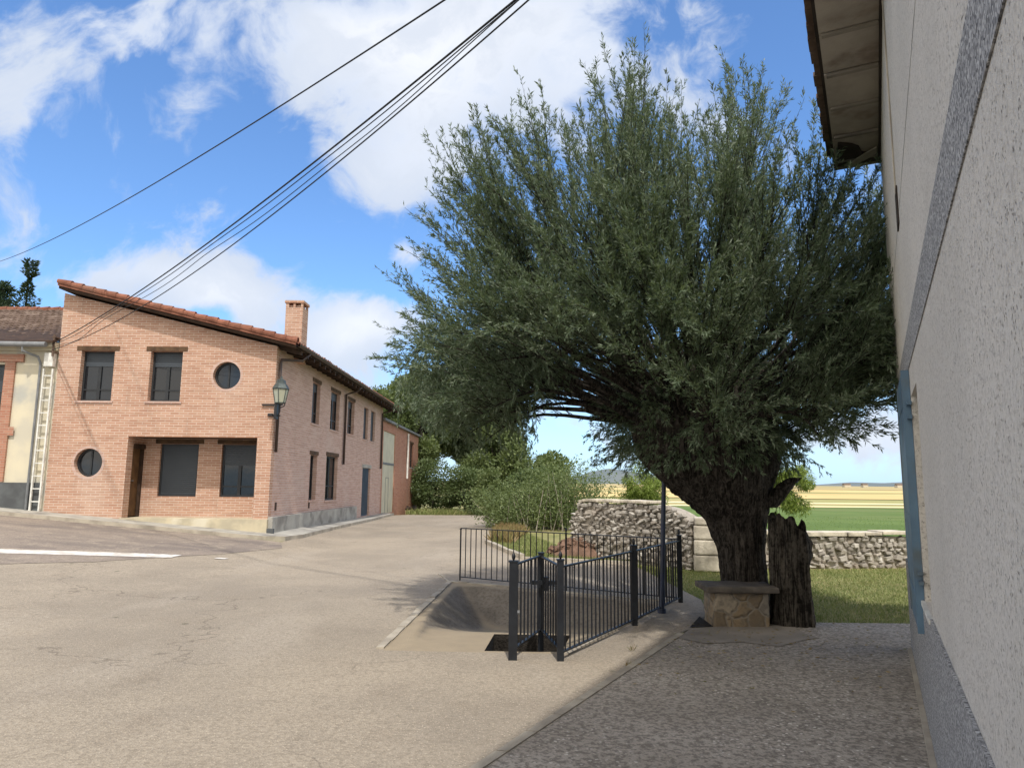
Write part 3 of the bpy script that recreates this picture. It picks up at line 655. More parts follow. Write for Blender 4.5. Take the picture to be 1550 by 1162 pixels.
while k*.33 < L-.1:
    p = Vector((x0-.02, YF-.30, zr(x0)+.10))+sl*(k*.33); q = p+sl*.42; n_ = 8; base = len(mb.v); dz_ = random.uniform(-.01, .012)
    for pt, r_, l_ in ((p, .085, 0), (q, .105, .02)):
        for i in range(n_+1):
            a = math.pi*(-.15+1.3*i/n_); mb.v.append((pt.x, pt.y+r_*math.cos(a), pt.z+l_+dz_+r_*1.05*math.sin(a)-.02))
        for i in range(n_+1):
            a = math.pi*(-.15+1.3*i/n_); mb.v.append((pt.x, pt.y+(r_-.018)*math.cos(a), pt.z+l_+dz_+(r_-.018)*1.05*math.sin(a)-.02))
    w_ = n_+1
    for i in range(n_):
        mb.f.append((base+i, base+i+1, base+2*w_+i+1, base+2*w_+i)); mb.f.append((base+w_+i, base+w_+i+1, base+3*w_+i+1, base+3*w_+i))
        mb.f.append((base+2*w_+i, base+2*w_+i+1, base+3*w_+i+1, base+3*w_+i)); mb.f.append((base+i, base+i+1, base+w_+i+1, base+w_+i))
    k += 1
mb.add([Vector((x0, YF-.36, zr(x0)-.02)), Vector((x1, YF-.36, zr(x1)-.02)), Vector((x1, YF-.302, zr(x1)-.02)), Vector((x0, YF-.302, zr(x0)-.02)),
        Vector((x0, YF-.36, zr(x0)+.12)), Vector((x1, YF-.36, zr(x1)+.12)), Vector((x1, YF-.302, zr(x1)+.12)), Vector((x0, YF-.302, zr(x0)+.12))], [(0,3,2,1),(4,5,6,7),(0,1,5,4),(1,2,6,5),(2,3,7,6),(3,0,4,7)])
mb.build('verge_tiles', 'tile', roof)
y = YF+.2
while y < YB+1.4: MB().obox((XR+.33, y, zr(XR+.33)-.16), (.31, 0, -.075), (0, .04, 0), (0, 0, .055)).build('rafter_end', 'wood_dark', roof); y += .62
g = MB(); n_ = 8; yy0, yy1 = YF-.30, YB+1.62; base = 0
for y in (yy0, yy1):
    for i in range(n_+1): a = math.pi+math.pi*i/n_; g.v.append((x1+.06+.075*math.cos(a), y, zr(x1)+.01+.075*math.sin(a)))
for i in range(n_): g.f.append((i, i+1, n_+1+i+1, n_+1+i))
g.build('gutter', 'gutter', house, smooth=True)
xp = XR+.07
MB().tube([(x1+.05, 20.35, zr(x1)-.07), (x1-.12, 20.2, 5.08), (xp, 19.72, 5.02), (xp, 19.66, 4.9), (xp, 19.66, 2.42)], .042, 10).build('downpipe', 'gutter', house, smooth=True)
for y in (27.35, 34.8): MB().tube([(x1+.05, y, zr(x1)-.07), (x1-.15, y, 5.12), (xp, y, 5.0), (xp, y, 2.3)], .045, 10).build('downpipe', 'gutter', house, smooth=True)
# chimney
ch = MB().box((-7.12, 21.0, 5.2), (-6.60, 21.55, 6.86)).build('chimney', 'brick_front', roof)
mb = MB(); mb.box((-7.15, 20.97, 7.0), (-6.57, 21.58, 7.08))
for cx_, cy_ in ((-7.09, 21.03), (-6.63, 21.03), (-7.09, 21.52), (-6.63, 21.52), (-6.86, 21.03)): mb.box((cx_-.032, cy_-.032, 6.86), (cx_+.062 if cx_ < -7 else cx_+.03, cy_+.03, 7.0))
mb.box((-7.05, 21.07, 6.862), (-6.67, 21.48, 6.95)); mb.build('chimney_cap', 'brick_front', roof)
for (y, z) in ((20.3, 3.0),): pass

# corner lantern
lx, ly, lz = -6.53, 19.22, 3.72
lamp = thing('wall_lantern', (lx, ly, 3.3), 'old style green glazed lantern on a bracket at the corner of the brick house', 'street lamp')
mb = MB(); mb.box((XR-.02, YF-.40, 3.38), (XR+.10, YF-.003, 3.44)); mb.box((XR-.32, YF-.06, 3.70), (XR+.25, YF-.012, 3.735)); mb.box((XR-.15, YF-.05, 3.40), (XR+.2, YF-.012, 3.43))
mb.box((XR+.13, YF-.34, 3.30), (XR+.2, YF-.20, 3.74)); mb.tube([(XR+.1, YF-.3, 3.42), (lx-.05, ly, 3.38), (lx, ly, 3.5), (lx, ly, lz)], .022); mb.tube([(lx, ly, 3.6), (lx+.12, ly, 3.66), (lx+.14, ly, 3.74)], .014)
mb.build('bracket', 'fence_paint', lamp)
mb = MB(); vs = []
def ring(r_, z, n=6, a0=.5): return [(lx+r_*math.cos(2*math.pi*(k+a0)/n), ly+r_*math.sin(2*math.pi*(k+a0)/n), z) for k in range(n)]
mb.add(ring(.13, lz+.02)+ring(.205, lz+.40), [(k, (k+1) % 6, 6+(k+1) % 6, 6+k) for k in range(6)]+[tuple(range(6))[::-1]])
mb.build('lamp_glass', 'lamp_glass', lamp)
mb = MB()
for a, b_ in zip(ring(.135, lz+.02), ring(.21, lz+.40)): mb.tube([a, b_], .012, 5)
for rr_, z in ((.135, lz+.02), (.21, lz+.40)):
    q = ring(rr_, z)
    for k in range(6): mb.tube([q[k], q[(k+1) % 6]], .015, 5)
mb.build('lamp_frame', 'lamp_green', lamp)
mb = MB(); R_ = [ring(.235, lz+.41), ring(.17, lz+.52), ring(.13, lz+.56), ring(.12, lz+.64), ring(.03, lz+.70), ring(.028, lz+.75)]
for a, b_ in zip(R_, R_[1:]): mb.add(a+b_, [(k, (k+1) % 6, 6+(k+1) % 6, 6+k) for k in range(6)])
mb.add(R_[0], [tuple(range(6))]); mb.add(R_[-1], [tuple(range(6))]); mb.build('lamp_cap', 'lamp_green', lamp)

# ------------------------------------------------------------------ the red warehouse behind
wh = thing('brick_warehouse', (XR, YB+.3, 0), 'red brick outbuilding with a tall cream gate, behind the two storey house', 'building')
gt = (35.75, 39.2, .05, 4.25)
win2 = (44.6, 46.0, 2.6, 4.1)
zt2 = 4.72
panel('wall', rect(YB+.22, 48.3, -.9, zt2), [rect(*gt), rect(*win2)], .25, (XR-.03, 0, 0), (0, 1, 0), 'brick_red', wh)
Pw = frame_of((XR-.03, 0, 0), (0, 1, 0))
g_ = MB(); fbox(g_, Pw, gt[0], gt[1], gt[2], 2.55, .05, .1); fbox(g_, Pw, gt[0], gt[1], 2.66, gt[3], .05, .1); g_ = g_.build('gate', 'gate_cream', wh)
fbox(MB(), Pw, gt[0], gt[1], 2.552, 2.658, .03, .1).build('gate_rail', 'grey_metal', g_)
mb = MB(); fbox(mb, Pw, 36.9, 36.95, .1, 1.9, .04, .049); fbox(mb, Pw, 37.75, 37.8, .1, 1.9, .04, .049); fbox(mb, Pw, 36.95, 37.75, 1.87, 1.9, .04, .049); mb.build('wicket_door', 'grey_metal', g_)
window(Pw, *win2, wh, d=.1, shut=0, lintel=True, sill='c', ext=.1)
for y in (43.3,): MB().tube([(XR+.04, y, 4.6), (XR+.04, y, 1.9)], .06).build('downpipe', 'white_paint', wh)
MB().box((-12.5, YB+.22, -.9), (-12.3, 48.3, zt2)).build('wall', 'brick_red', wh); MB().box((-12.29, 48.06, -.9), (XR-.29, 48.29, zt2)).build('wall', 'brick_red', wh)
r2 = MB(); r2.box((-12.7, YB+.22, zt2+.003), (XR+.14, 48.5, zt2+.12)); r2.build('roof', 'grey_metal', wh)
mb = MB()
for k in range(5): mb.tube([(XR+.3+.02*k, 41.5+k*.35, .12), (XR+.34, 41.8+k*.35, .30-.03*k)], .05, 6)
tag(mb.build('log_pile', 'wood_dark'), 'small heap of dark logs lying at the foot of the red outbuilding', 'logs')

# ------------------------------------------------------------------ the plastered neighbour
nb = thing('plastered_house', (-15.5, YF, .7), 'low cream plastered house with a grey base and an old brown tiled roof', 'house')
PN = frame_of((0, YF+.04, 0), (1, 0, 0)); nwin = (-15.55, -14.42, 2.6, 4.8)
panel('wall', rect(-19.5, XL-.003, .3, 5.45), [rect(*nwin)], .25, (0, YF+.04, 0), (1, 0, 0), 'plaster', nb)
MB().box((-19.5, YF-.01, .3), (XL-.14, YF+.037, 1.52)).build('plinth', 'grey_plinth', nb)
window(PN, *nwin, nb, d=.1, shut=.35, lintel=False, sill='c')
mb = MB(); zf = YF-.02
mb.box((-14.40, zf, 1.53), (-14.12, zf+.057, 4.86)); mb.box((-16.0, zf-.003, 4.862), (-13.9, zf+.056, 5.08)); mb.box((-14.6, zf-.004, 2.80), (-13.96, zf-.001, 3.04)); mb.box((-15.85, zf, 1.53), (-15.57, zf+.057, 4.86))
mb.build('brick_surround', 'brick_red', nb)
mb = MB(); mb.box((-19.5, YF-.10, 5.18), (XL-.02, YF+.038, 5.27)); mb.box((-19.5, YF-.2, 5.272), (XL-.02, YF+.038, 5.40)); mb.build('cornice', 'plaster', nb)
rs = Vector((0, -4.8, -2.06)).normalized()
rn = MB(); rn.add([(-19.6, YF-.3, 5.42), (XL-.01, YF-.3, 5.42), (XL-.01, 24.3, 7.46), (-19.6, 24.3, 7.46), (-19.6, YF-.3, 5.36), (XL-.01, YF-.3, 5.36), (XL-.01, 24.3, 7.38), (-19.6, 24.3, 7.38)], [(0,1,2,3),(7,6,5,4),(0,4,5,1),(1,5,6,2),(2,6,7,3),(3,7,4,0)])
rn = rn.build('roof', 'wood_dark', nb)
tile_roof('roof_tiles', (-19.6, 24.3, 7.50), (1, 0, 0), rs, 6.6, 5.35, 'tile_old', rn, per=.2, row=.34)
mb = MB()
for k in range(18): mb.tube([(-19.6+k*.37, 24.3, 7.52), (-19.6+k*.37+.42, 24.3, 7.54)], [.10, .12], 10)
mb.build('ridge_tiles', 'tile', rn)
mb = MB().tube([(-19.5, YF-.36, 5.33), (XL-.15, YF-.36, 5.30)], .075, 10); mb.build('gutter', 'grey_metal', nb)
mb = MB().tube([(-13.72, YF-.36, 5.27), (-13.72, YF-.36, 5.12), (-13.45, YF-.08, 5.0), (-13.36, YF-.08, 4.8), (-13.36, YF-.08, .75)], .035, 8); mb.build('downpipe', 'grey_metal', nb)
mb = MB().box((-13.22, YF-.17, 4.72), (-12.97, YF-.012, 5.10)); tag(mb.build('meter_box', 'white_paint', bevel=.01), 'small white box fixed high on the cream house above the ladder', 'meter box')
ld = thing('ladder', (-13.1, YF-.1, .75), 'narrow white metal ladder standing against the cream wall beside the brick house', 'ladder')
mb = MB()
for x in (-13.23, -12.98): mb.box((x-.02, YF-.13, .76), (x+.02, YF-.08, 4.66))
mb.build('side_rail', 'white_paint', ld)
for k in range(11): MB().box((-13.209, YF-.12, 1.0+k*.345), (-13.001, YF-.09, 1.03+k*.345)).build('rung', 'white_paint', ld)
mb = MB().tube([(-12.97, YF-.2, 5.0), (-12.97, YF-.2, 5.6)], .03, 8); mb.box((-13.02, YF-.22, 5.1), (-12.92, YF-.004, 5.14)); mb.box((-13.02, YF-.22, 5.52), (-12.92, YF-.004, 5.55))
br = tag(mb.build('cable_bracket', 'tile_old'), 'short rusty bracket holding cables at the left edge of the brick house', 'bracket')

# ------------------------------------------------------------------ roughcast building on the right
A = R(26.46); d3 = Vector((math.sin(A), math.cos(A), 0)); n3 = Vector((-math.cos(A), math.sin(A), 0)); WP = .23
q3 = lambda t, z, p=WP: -n3*p+d3*t+Vector((0, 0, z))
rb = thing('roughcast_building', q3(8.4, 0), 'pale roughcast building with speckled granite bands close on the right', 'building')
TE, TS, H3 = 8.4, -6.0, 5.18
Pr = lambda u, z, d=0: q3(u, z, WP+d)
opn = (4.62, 5.30, .90, 2.2)
o0 = q3(0, 0)
panel('wall', rect(-TE, -TS, 0, H3), [rect(-opn[1], -opn[0], opn[2], opn[3])], .3, o0, -d3, 'roughcast', rb)
# the end wall runs away from the corner; inside corner butted
def qbox(mb, t0, t1, z0, z1, p0, p1):
    vs = [q3(t0, z0, p0), q3(t1, z0, p0), q3(t1, z0, p1), q3(t0, z0, p1), q3(t0, z1, p0), q3(t1, z1, p0), q3(t1, z1, p1), q3(t0, z1, p1)]
    return mb.add(vs, [(0,3,2,1),(4,5,6,7),(0,1,5,4),(1,2,6,5),(2,3,7,6),(3,0,4,7)])
qbox(MB(), TE-.3, TE, 0, H3, WP+.302, 6.5).build('wall', 'roughcast', rb)
qbox(MB(), TS, TS+.3, 0, H3, WP+.302, 6.5).build('wall', 'roughcast', rb)
qbox(MB(), TS, TE, 0, H3, 6.502, 6.8).build('wall', 'roughcast', rb)
mb = MB(); qbox(mb, TS, opn[0]-.02, 0, .90, WP-.014, WP-.001); qbox(mb, opn[0]-.02, opn[1]+.02, 0, .86, WP-.014, WP-.001); qbox(mb, opn[1]+.02, TE+.012, 0, .90, WP-.014, WP-.001)
mb.build('plinth', 'granite', rb)
mb = MB(); qbox(mb, TS, TE+.012, 2.385, 2.61, WP-.005, WP-.001); mb.build('string_course', 'granite', rb)
mb = MB(); qbox(mb, TS, TE, 3.43, 3.438, WP-.0015, WP-.0003); mb.build('joint_line', 'concrete', rb)
mb = MB(); qbox(mb, TS, TE-.1, 0.0, .05, WP-.05, WP-.015); mb.build('footing', 'kerb', rb)
mb = MB(); mb.tube([q3(5.3, 5.1, WP-.008), q3(5.32, 3.6, WP-.008)], .006, 6); mb.build('wall_cable', 'kerb', rb)
qbox(MB(), 5.22, 5.42, 3.36, 3.62, WP-.010, WP-.001).build('wall_vent', 'soffit_dark', rb)
wf = MB(); qbox(wf, opn[0], opn[1], opn[2], opn[3], WP+.12, WP+.16); wf = wf.build('window', 'concrete', rb)
mb = MB(); qbox(mb, opn[0]+.06, opn[1]-.06, opn[2]+.06, opn[3]-.06, WP+.115, WP+.1195); mb.build('board', 'soffit', wf)
mb = MB(); qbox(mb, opn[0]-.03, opn[1]+.03,   .872, .898, WP-.022, WP+.118); mb.build('sill', 'white_paint', wf)
sh = MB(); t0, t1, z0, z1 = 5.36, 6.45, .70, 2.37
qbox(sh, t0, t1, z0, z1, WP-.046, WP-.004); sh = sh.build('shutter', 'blue_shutter', rb)
mb = MB(); qbox(mb, t0-.012, t0+.03, z0-.01, z1+.01, WP-.050, WP-.002); qbox(mb, t1-.03, t1+.01, z0-.01, z1+.01, WP-.050, WP-.002)
for z in (z0+.2, 1.4, z1-.2): qbox(mb, t0+.03, t1-.03, z-.03, z+.03, WP-.050, WP-.0465)
mb.build('shutter_frame', 'blue_shutter', sh)
for z in (1.00, 1.06, 2.05, 2.14): qbox(MB(), t0-.10, t0-.013, z, z+.022, WP-.03, WP-.002).build('hinge', 'blue_shutter', sh)
# eave: soffit slabs, wall plate, roof
mb = MB(); t = TS
while t < TE-.05:
    te = min(t+.62, TE+.02); dz_ = random.uniform(0, .012); qbox(mb, t+.006, te-.006, H3+.002+dz_, H3+.06+dz_, -.22, WP+.3); t += .62
mb.build('soffit', 'soffit', rb)
t = TS
while t < TE-.05:
    te = min(t+.62, TE+.02)
    qbox(MB(), te-.022, te+.022, H3-.020+random.uniform(-.006, .006), H3+.001, -.20, WP-.025).build('soffit_joint', 'smooth_concrete', rb); t += .62
mb = MB(); qbox(mb, TS, TE+.03, H3-.035, H3-.001, WP-.022, WP-.001); qbox(mb, TS, TE+.03, H3+.075, H3+.13, -.25, WP+.3); qbox(mb, TE+.022, TE+.06, H3-.02, H3+.12, -.24, WP+.3); mb.build('eave_board', 'soffit_dark', rb)
def qprism(mb, pts, z0, z1):
    n = len(pts); vs = [q3(t_, z0, p_) for t_, p_ in pts]+[q3(t_, z1, p_) for t_, p_ in pts]
    return mb.add(vs, [tuple(range(n))[::-1], tuple(range(n, 2*n))]+[(i, (i+1) % n, n+(i+1) % n, n+i) for i in range(n)])
qprism(MB(), [(7.78, -.17), (8.0, -.19), (8.38, -.2), (8.41, .05), (8.41, .2), (8.2, .19), (8.12, .05), (7.95, .02), (7.86, -.05)], H3-.012, H3+.001).build('broken_plaster', 'soffit_dark', rb)
qprism(MB(), [(8.36, -.13), (8.40, -.06), (8.30, .07), (8.17, .19), (8.02, .19), (8.12, .09), (8.25, -.02)], H3-.03, H3-.0125).build('plaster_piece', 'soffit', rb)
mb = MB(); t = TS
while t < TE: qbox(mb, t, t+.19, H3+.13, H3+.165+random.uniform(0, .012), -.31+random.uniform(-.01, .01), WP+.1); t += .2
mb.build('eave_tiles', 'tile_old', rb)
rr2 = MB(); rr2.add([q3(TS, H3+.14, -.24), q3(TE+.05, H3+.14, -.24), q3(TE+.05, H3+1.3, 3.5), q3(TS, H3+1.3, 3.5), q3(TE+.05, H3+.14, 7.2), q3(TS, H3+.14, 7.2)], [(0, 1, 2, 3), (3, 2, 4, 5)]); rr2.build('roof', 'tile_old', rb)
rr3 = MB(); rr3.add([q3(TE-.02, H3+.1, WP+.1), q3(TE-.02, H3+.1, 6.9), q3(TE-.02, H3+1.2, 3.5)], [(0, 1, 2)]); rr3.build('gable_wall', 'roughcast', rb)

# ------------------------------------------------------------------ iron railing round the basin
def panel_bars(mb, a, b_, z0, z1, gap=.105, rb_=.0075, rails=True, top=None, bot=None):
    a, b_ = Vector((*a, 0)), Vector((*b_, 0)); L = (b_-a).length; n = max(1, int(round(L/gap))); d = (b_-a)/L
    zb = lambda p: 0
    for k in range(1, n):
        p = a.lerp(b_, k/n); mb.box((p.x-rb_, p.y-rb_, z0), (p.x+rb_, p.y+rb_, z1))
    nrm = Vector((-d.y, d.x, 0))
    for z in (z0, z1): mb.obox((a+b_)/2+Vector((0, 0, z)), d*L/2, nrm*.016, (0, 0, .007))
def post(p, z1, parent, s=.035, fin=True, z0=0.0, tip=None):
    mb = MB(); mb.box((p[0]-s, p[1]-s, z0-.05), (p[0]+s, p[1]+s, z1)); mb.box((p[0]-s-.006, p[1]-s-.006, z1), (p[0]+s+.006, p[1]+s+.006, z1+.012))
    ob = mb.build('post', 'fence_paint', parent)
    if fin:
        m2 = MB(); r_ = .024; n = 10; zz = [z1+.012, z1+.03, z1+.05, z1+.07, z1+.085]; rd = [.006, .015, .019, .013, .004]
        if tip: zz.append(tip); rd.append(.005); zz[0:0] = []
        m2.tube([(p[0], p[1], z) for z in zz], rd, n); m2.build('finial', 'fence_paint', ob, smooth=True)
    return ob
rail = thing('iron_railing', (1.35, 8.55, 0), 'low black iron railing with square posts around two sides of the sunken basin', 'railing')
Bp, Cp, Dp, Lp = (.40, 6.84), (1.36, 8.55), (2.27, 10.24), (-.97, 12.26)
post(Bp, .90, rail, .031); post(Cp, .90, rail, .031, tip=.99); post(Dp, .91, rail, .029)
mid = (.74, 11.19); post(mid, .86, rail, .014, tip=.95, z0=0); post(Lp, .84, rail, .012, fin=False)
mb = MB(); panel_bars(mb, Bp, Cp, .07, .84); mb.build('bar_panel', 'fence_paint', rail)
mb = MB(); panel_bars(mb, Cp, Dp, .07, .84); mb.build('bar_panel', 'fence_paint', rail)
mb = MB(); panel_bars(mb, mid, Dp, .06, .86); mb.build('bar_panel', 'fence_paint', rail)
mb = MB(); panel_bars(mb, Lp, mid, .06, .86); mb.build('bar_panel', 'fence_paint', rail)
gate = thing('iron_gate', (-.04, 6.86, 0), 'narrow black iron gate standing open between two thick square posts', 'gate')
Ap, Ep = (-.04, 6.86), (.25, 7.82)
post(Ap, .88, gate, .040); post(Ep, .87, gate, .029, fin=False, z0=-.2)
mb = MB(); panel_bars(mb, Ap, Ep, .09, .85, gap=.12, rb_=.009); mb.build('bar_panel', 'fence_paint', gate)
mb = MB(); panel_bars(mb, Ep, (.39, 6.95), .09, .84, gap=.13, rb_=.008); mb.build('bar_panel', 'fence_paint', gate)
mb = MB(); mb.box((.15, 7.70, .56), (.42, 7.74, .60)); mb.box((.27, 7.68, .50), (.33, 7.75, .64)); mb.build('latch', 'fence_paint', gate)
MB().tube([(-.04, 6.86, .42), (.02, 6.86, .42)], .02).build('hinge', 'grey_metal', gate)
mb = MB(); mb.tube([(1.84, 9.40, -.02), (1.90, 9.40, 1.6), (1.94, 9.40, 3.5)], [.034, .030, .026], 12); mb.tube([(1.84, 9.40, 0), (1.84, 9.40, .05)], .055, 12)
tag(mb.build('iron_pole', 'pole_blue', smooth=False), 'slim dark blue iron pole rising into the willow beside the railing', 'pole')

# ------------------------------------------------------------------ rubble walls
def stones(mb, base_fn, L, zf, th, rnd, size=(.10, .30), hh=(.07, .15)):
    """courses of irregular stones on both faces; base_fn(s) -> (x,y), zf(s) -> top height"""
    z = 0
    while z < 2.2:
        h_ = rnd.uniform(*hh); s = rnd.uniform(-.1, 0)
        while s < L:
            w_ = rnd.uniform(*size); sc = min(L, max(0, s+w_/2)); top = zf(sc)
            if z+h_*.6 < top:
                p = Vector((*base_fn(sc), 0)); d = Vector((*base_fn(min(L, sc+.05)), 0))-Vector((*base_fn(max(0, sc-.05)), 0)); d.normalize(); nn = Vector((d.y, -d.x, 0))
                if nn.y > 0: nn = -nn
                off = rnd.uniform(-.04, .03); hz = h_*.5*rnd.uniform(.75, 1.35); wz = w_*.5*rnd.uniform(.8, 1.12); dp = .12
                zc = max(.02, z+h_/2+rnd.uniform(-.03, .03)); g0 = h0(p.x, p.y)-.03
                c0 = p+nn*(th/2-dp+off)+Vector((0, 0, g0+zc)); tilt = rnd.uniform(-.45, .45); ct, st2 = math.cos(tilt), math.sin(tilt)
                vs = []
                for lx_, ly_, k_ in ((-1, 0, 1), (1, 0, 1), (1, 1, .70), (-1, 1, .70)):
                    for sz in (-1, 1):
                        ax_, az_ = lx_*wz*k_*rnd.uniform(.72, 1.05), sz*hz*(k_+.1 if ly_ else 1)*rnd.uniform(.7, 1.05)
                        vs.append(c0+d*(ax_*ct-az_*st2)+nn*(ly_*dp+rnd.uniform(-.02, .02))+Vector((0, 0, ax_*st2+az_*ct)))
                mb.add(vs, [(0, 2, 3, 1), (2, 4, 5, 3), (4, 6, 7, 5), (6, 0, 1, 7), (1, 3, 5, 7), (0, 6, 4, 2)])
            s += w_
        z += h_
rnd = random.Random(3)
def core(mb, base_fn, L, zf, th, n=30, cut=.05):
    R2 = []
    for i in range(n+1):
        s = L*i/n; p = Vector((*base_fn(s), 0)); d = Vector((*base_fn(min(L, s+.05)), 0))-Vector((*base_fn(max(0, s-.05)), 0)); d.normalize(); nn = Vector((d.y, -d.x, 0))*(th/2-.07)
        g0 = h0(p.x, p.y)-.05; t_ = max(.05, zf(s)-cut)
        R2.append([p+nn+Vector((0, 0, g0)), p+nn+Vector((0, 0, g0+t_)), p-nn+Vector((0, 0, g0+t_)), p-nn+Vector((0, 0, g0))])
    base = len(mb.v)
    for r_ in R2: mb.v += [tuple(v) for v in r_]
    for i in range(n):
        for k in range(4): a = base+i*4+k; b_ = base+i*4+(k+1) % 4; mb.f.append((a, b_, b_+4, a+4))
    mb.f.append((base, base+1, base+2, base+3)); e = base+n*4; mb.f.append((e+3, e+2, e+1, e))
tw = thing('rubble_wall', (2.5, 15.6, 0), 'tall rubble stone wall with a rounded top left of the willow trunk', 'stone wall')
p0_, p1_ = Vector((1.42, 16.9)), Vector((3.55, 14.35)); L1 = (p1_-p0_).length
bf = lambda s: tuple(p0_.lerp(p1_, s/L1)); zt1 = lambda s: 1.27*min(1, .62+1.2*s)**.6 if s < .35 else (1.27 if s < L1-.9 else 1.27-.28*((s-L1+.9)/.9)**2)
mb = MB(); stones(mb, bf, L1, zt1, .55, rnd, (.08, .24), (.055, .11)); mb.build('stones', 'stone', tw, bevel=.014)
mb = MB(); core(mb, bf, L1, zt1, .55, cut=.03); mb.build('mortar_core', 'mortar', tw)
mb = MB(); n = 20
for i in range(n):
    s0, s1 = .25+(L1-1.2)*i/n, .25+(L1-1.2)*(i+1)/n-.01; a, b_ = Vector((*bf(s0), 0)), Vector((*bf(s1), 0)); zc = zt1((s0+s1)/2)+rnd.uniform(-.012, .012)
    d = (b_-a)/2; nn = Vector((d.y, -d.x, 0)).normalized()*.27; mb.obox((a+b_)/2+Vector((0, 0, zc-.01)), d, nn, (0, 0, .03))
mb.build('coping', 'pale_stone', tw, bevel=.015)
mb = MB(); rq = random.Random(9)     # dressed corner blocks
for (zc, hz, w_, off) in ((.14, .15, .36, .05), (.44, .14, .30, 0.0), (.72, .13, .27, -.03), (.93, .07, .20, -.08)):
    c = Vector((3.74+off, 14.2, zc)); mb.obox(c, Vector((w_, -.05, 0)), Vector((.05, .26, 0)), (0, 0, hz))
mb.build('corner_blocks', 'pale_stone', tw, bevel=.03)
lw = thing('field_wall', (6.5, 15.4, 0), 'low rubble stone wall along the green crop field, right of the willow stump', 'stone wall')
q0_, q1_ = Vector((4.1, 14.75)), Vector((13.5, 16.1)); L2 = (q1_-q0_).length; bf2 = lambda s: tuple(q0_.lerp(q1_, s/L2)); zt3 = lambda s: .70+.02*math.sin(s*2.3)-.008*s
mb = MB(); stones(mb, bf2, L2, zt3, .5, rnd, (.08, .26), (.055, .12)); mb.build('stones', 'stone', lw, bevel=.014)
mb = MB(); core(mb, bf2, L2, zt3, .5, cut=.03); mb.build('mortar_core', 'mortar', lw)
mb = MB(); s = .05
while s < L2-.5:
    w_ = rnd.uniform(.3, .7); a, b_ = Vector((*bf2(s), 0)), Vector((*bf2(s+w_-.02), 0)); d = (b_-a)/2; nn = Vector((d.y, -d.x, 0)).normalized()*rnd.uniform(.25, .30)
    mb.obox((a+b_)/2+Vector((0, 0, zt3(s)-.01+rnd.uniform(-.012, .012))), d, nn, (0, 0, rnd.uniform(.03, .045))); s += w_
mb.build('coping', 'pale_stone', lw, bevel=.015)
# low red earth and rubble heap between verge and wall
mb = MB(); n = 24; rb3 = random.Random(4)
hv = []
for i in range(n+1):
    for j in range(9):
        u = i/n; v = j/8; x = .75+u*1.6; y = 17.6-u*.8-v*1.1; zz = .40*(math.sin(math.pi*min(1, u*1.0))**.6)*math.sin(math.pi*v)**.8+rb3.uniform(-.03, .03)
        hv.append((x+rb3.uniform(-.02, .02), y, max(-.06, zz)))
mb.add(hv, [(i*9+j, i*9+j+1, (i+1)*9+j+1, (i+1)*9+j) for i in range(n) for j in range(8)])
heap = tag(mb.build('earth_heap', 'red_earth'), 'low heap of reddish earth and rubble at the foot of the tall stone wall', 'earth heap')
mb = MB()
for k in range(90):
    u, v = rb3.random(), rb3.uniform(.2, .8); x = .75+u*1.6; y = 17.6-u*.8-v*1.1; zz = .40*(math.sin(math.pi*u)**.6)*math.sin(math.pi*v)**.8
    e = Euler((rb3.uniform(-.6, .6), rb3.uniform(-.6, .6), rb3.uniform(0, 3))).to_matrix(); mb.obox((x, y, zz), e@Vector((.09, 0, 0)), e@Vector((0, .05, 0)), e@Vector((0, 0, .03)))
mb.build('brick_rubble', 'red_earth', heap)

# ------------------------------------------------------------------ stone bench
bn = thing('stone_bench', (2.55, 8.6, .02), 'small stone bench with a dark slab on a rough ochre masonry base under the willow', 'bench')
bm_ = bmesh.new(); bmesh.ops.create_grid(bm_, x_segments=1, y_segments=1, size=.1); bm_.free()
def rough_block(name, a, b_, m, parent, cuts=7, amp=.008, bev=.015, seed=1):
    ob = MB().box(a, b_).build(name, m, parent, bevel=bev); me = ob.data; bm = bmesh.new(); bm.from_mesh(me)
    bmesh.ops.subdivide_edges(bm, edges=[e for e in bm.edges if e.calc_length() > .1], cuts=cuts, use_grid_fill=True)
    rr_ = random.Random(seed)
    for v in bm.verts: v.co += Vector((rr_.uniform(-amp, amp), rr_.uniform(-amp, amp), rr_.uniform(-amp, amp)))
    bm.to_mesh(me); bm.free(); me.polygons.foreach_set('use_smooth', [True]*len(me.polygons)); return ob
rough_block('base', (2.24, 8.40, 0), (2.87, 8.84, .40), 'bench_body', bn, amp=.007)
rough_block('seat', (2.15, 8.33, .405), (2.97, 8.90, .472), 'bench_slab', bn, amp=.006, seed=2)

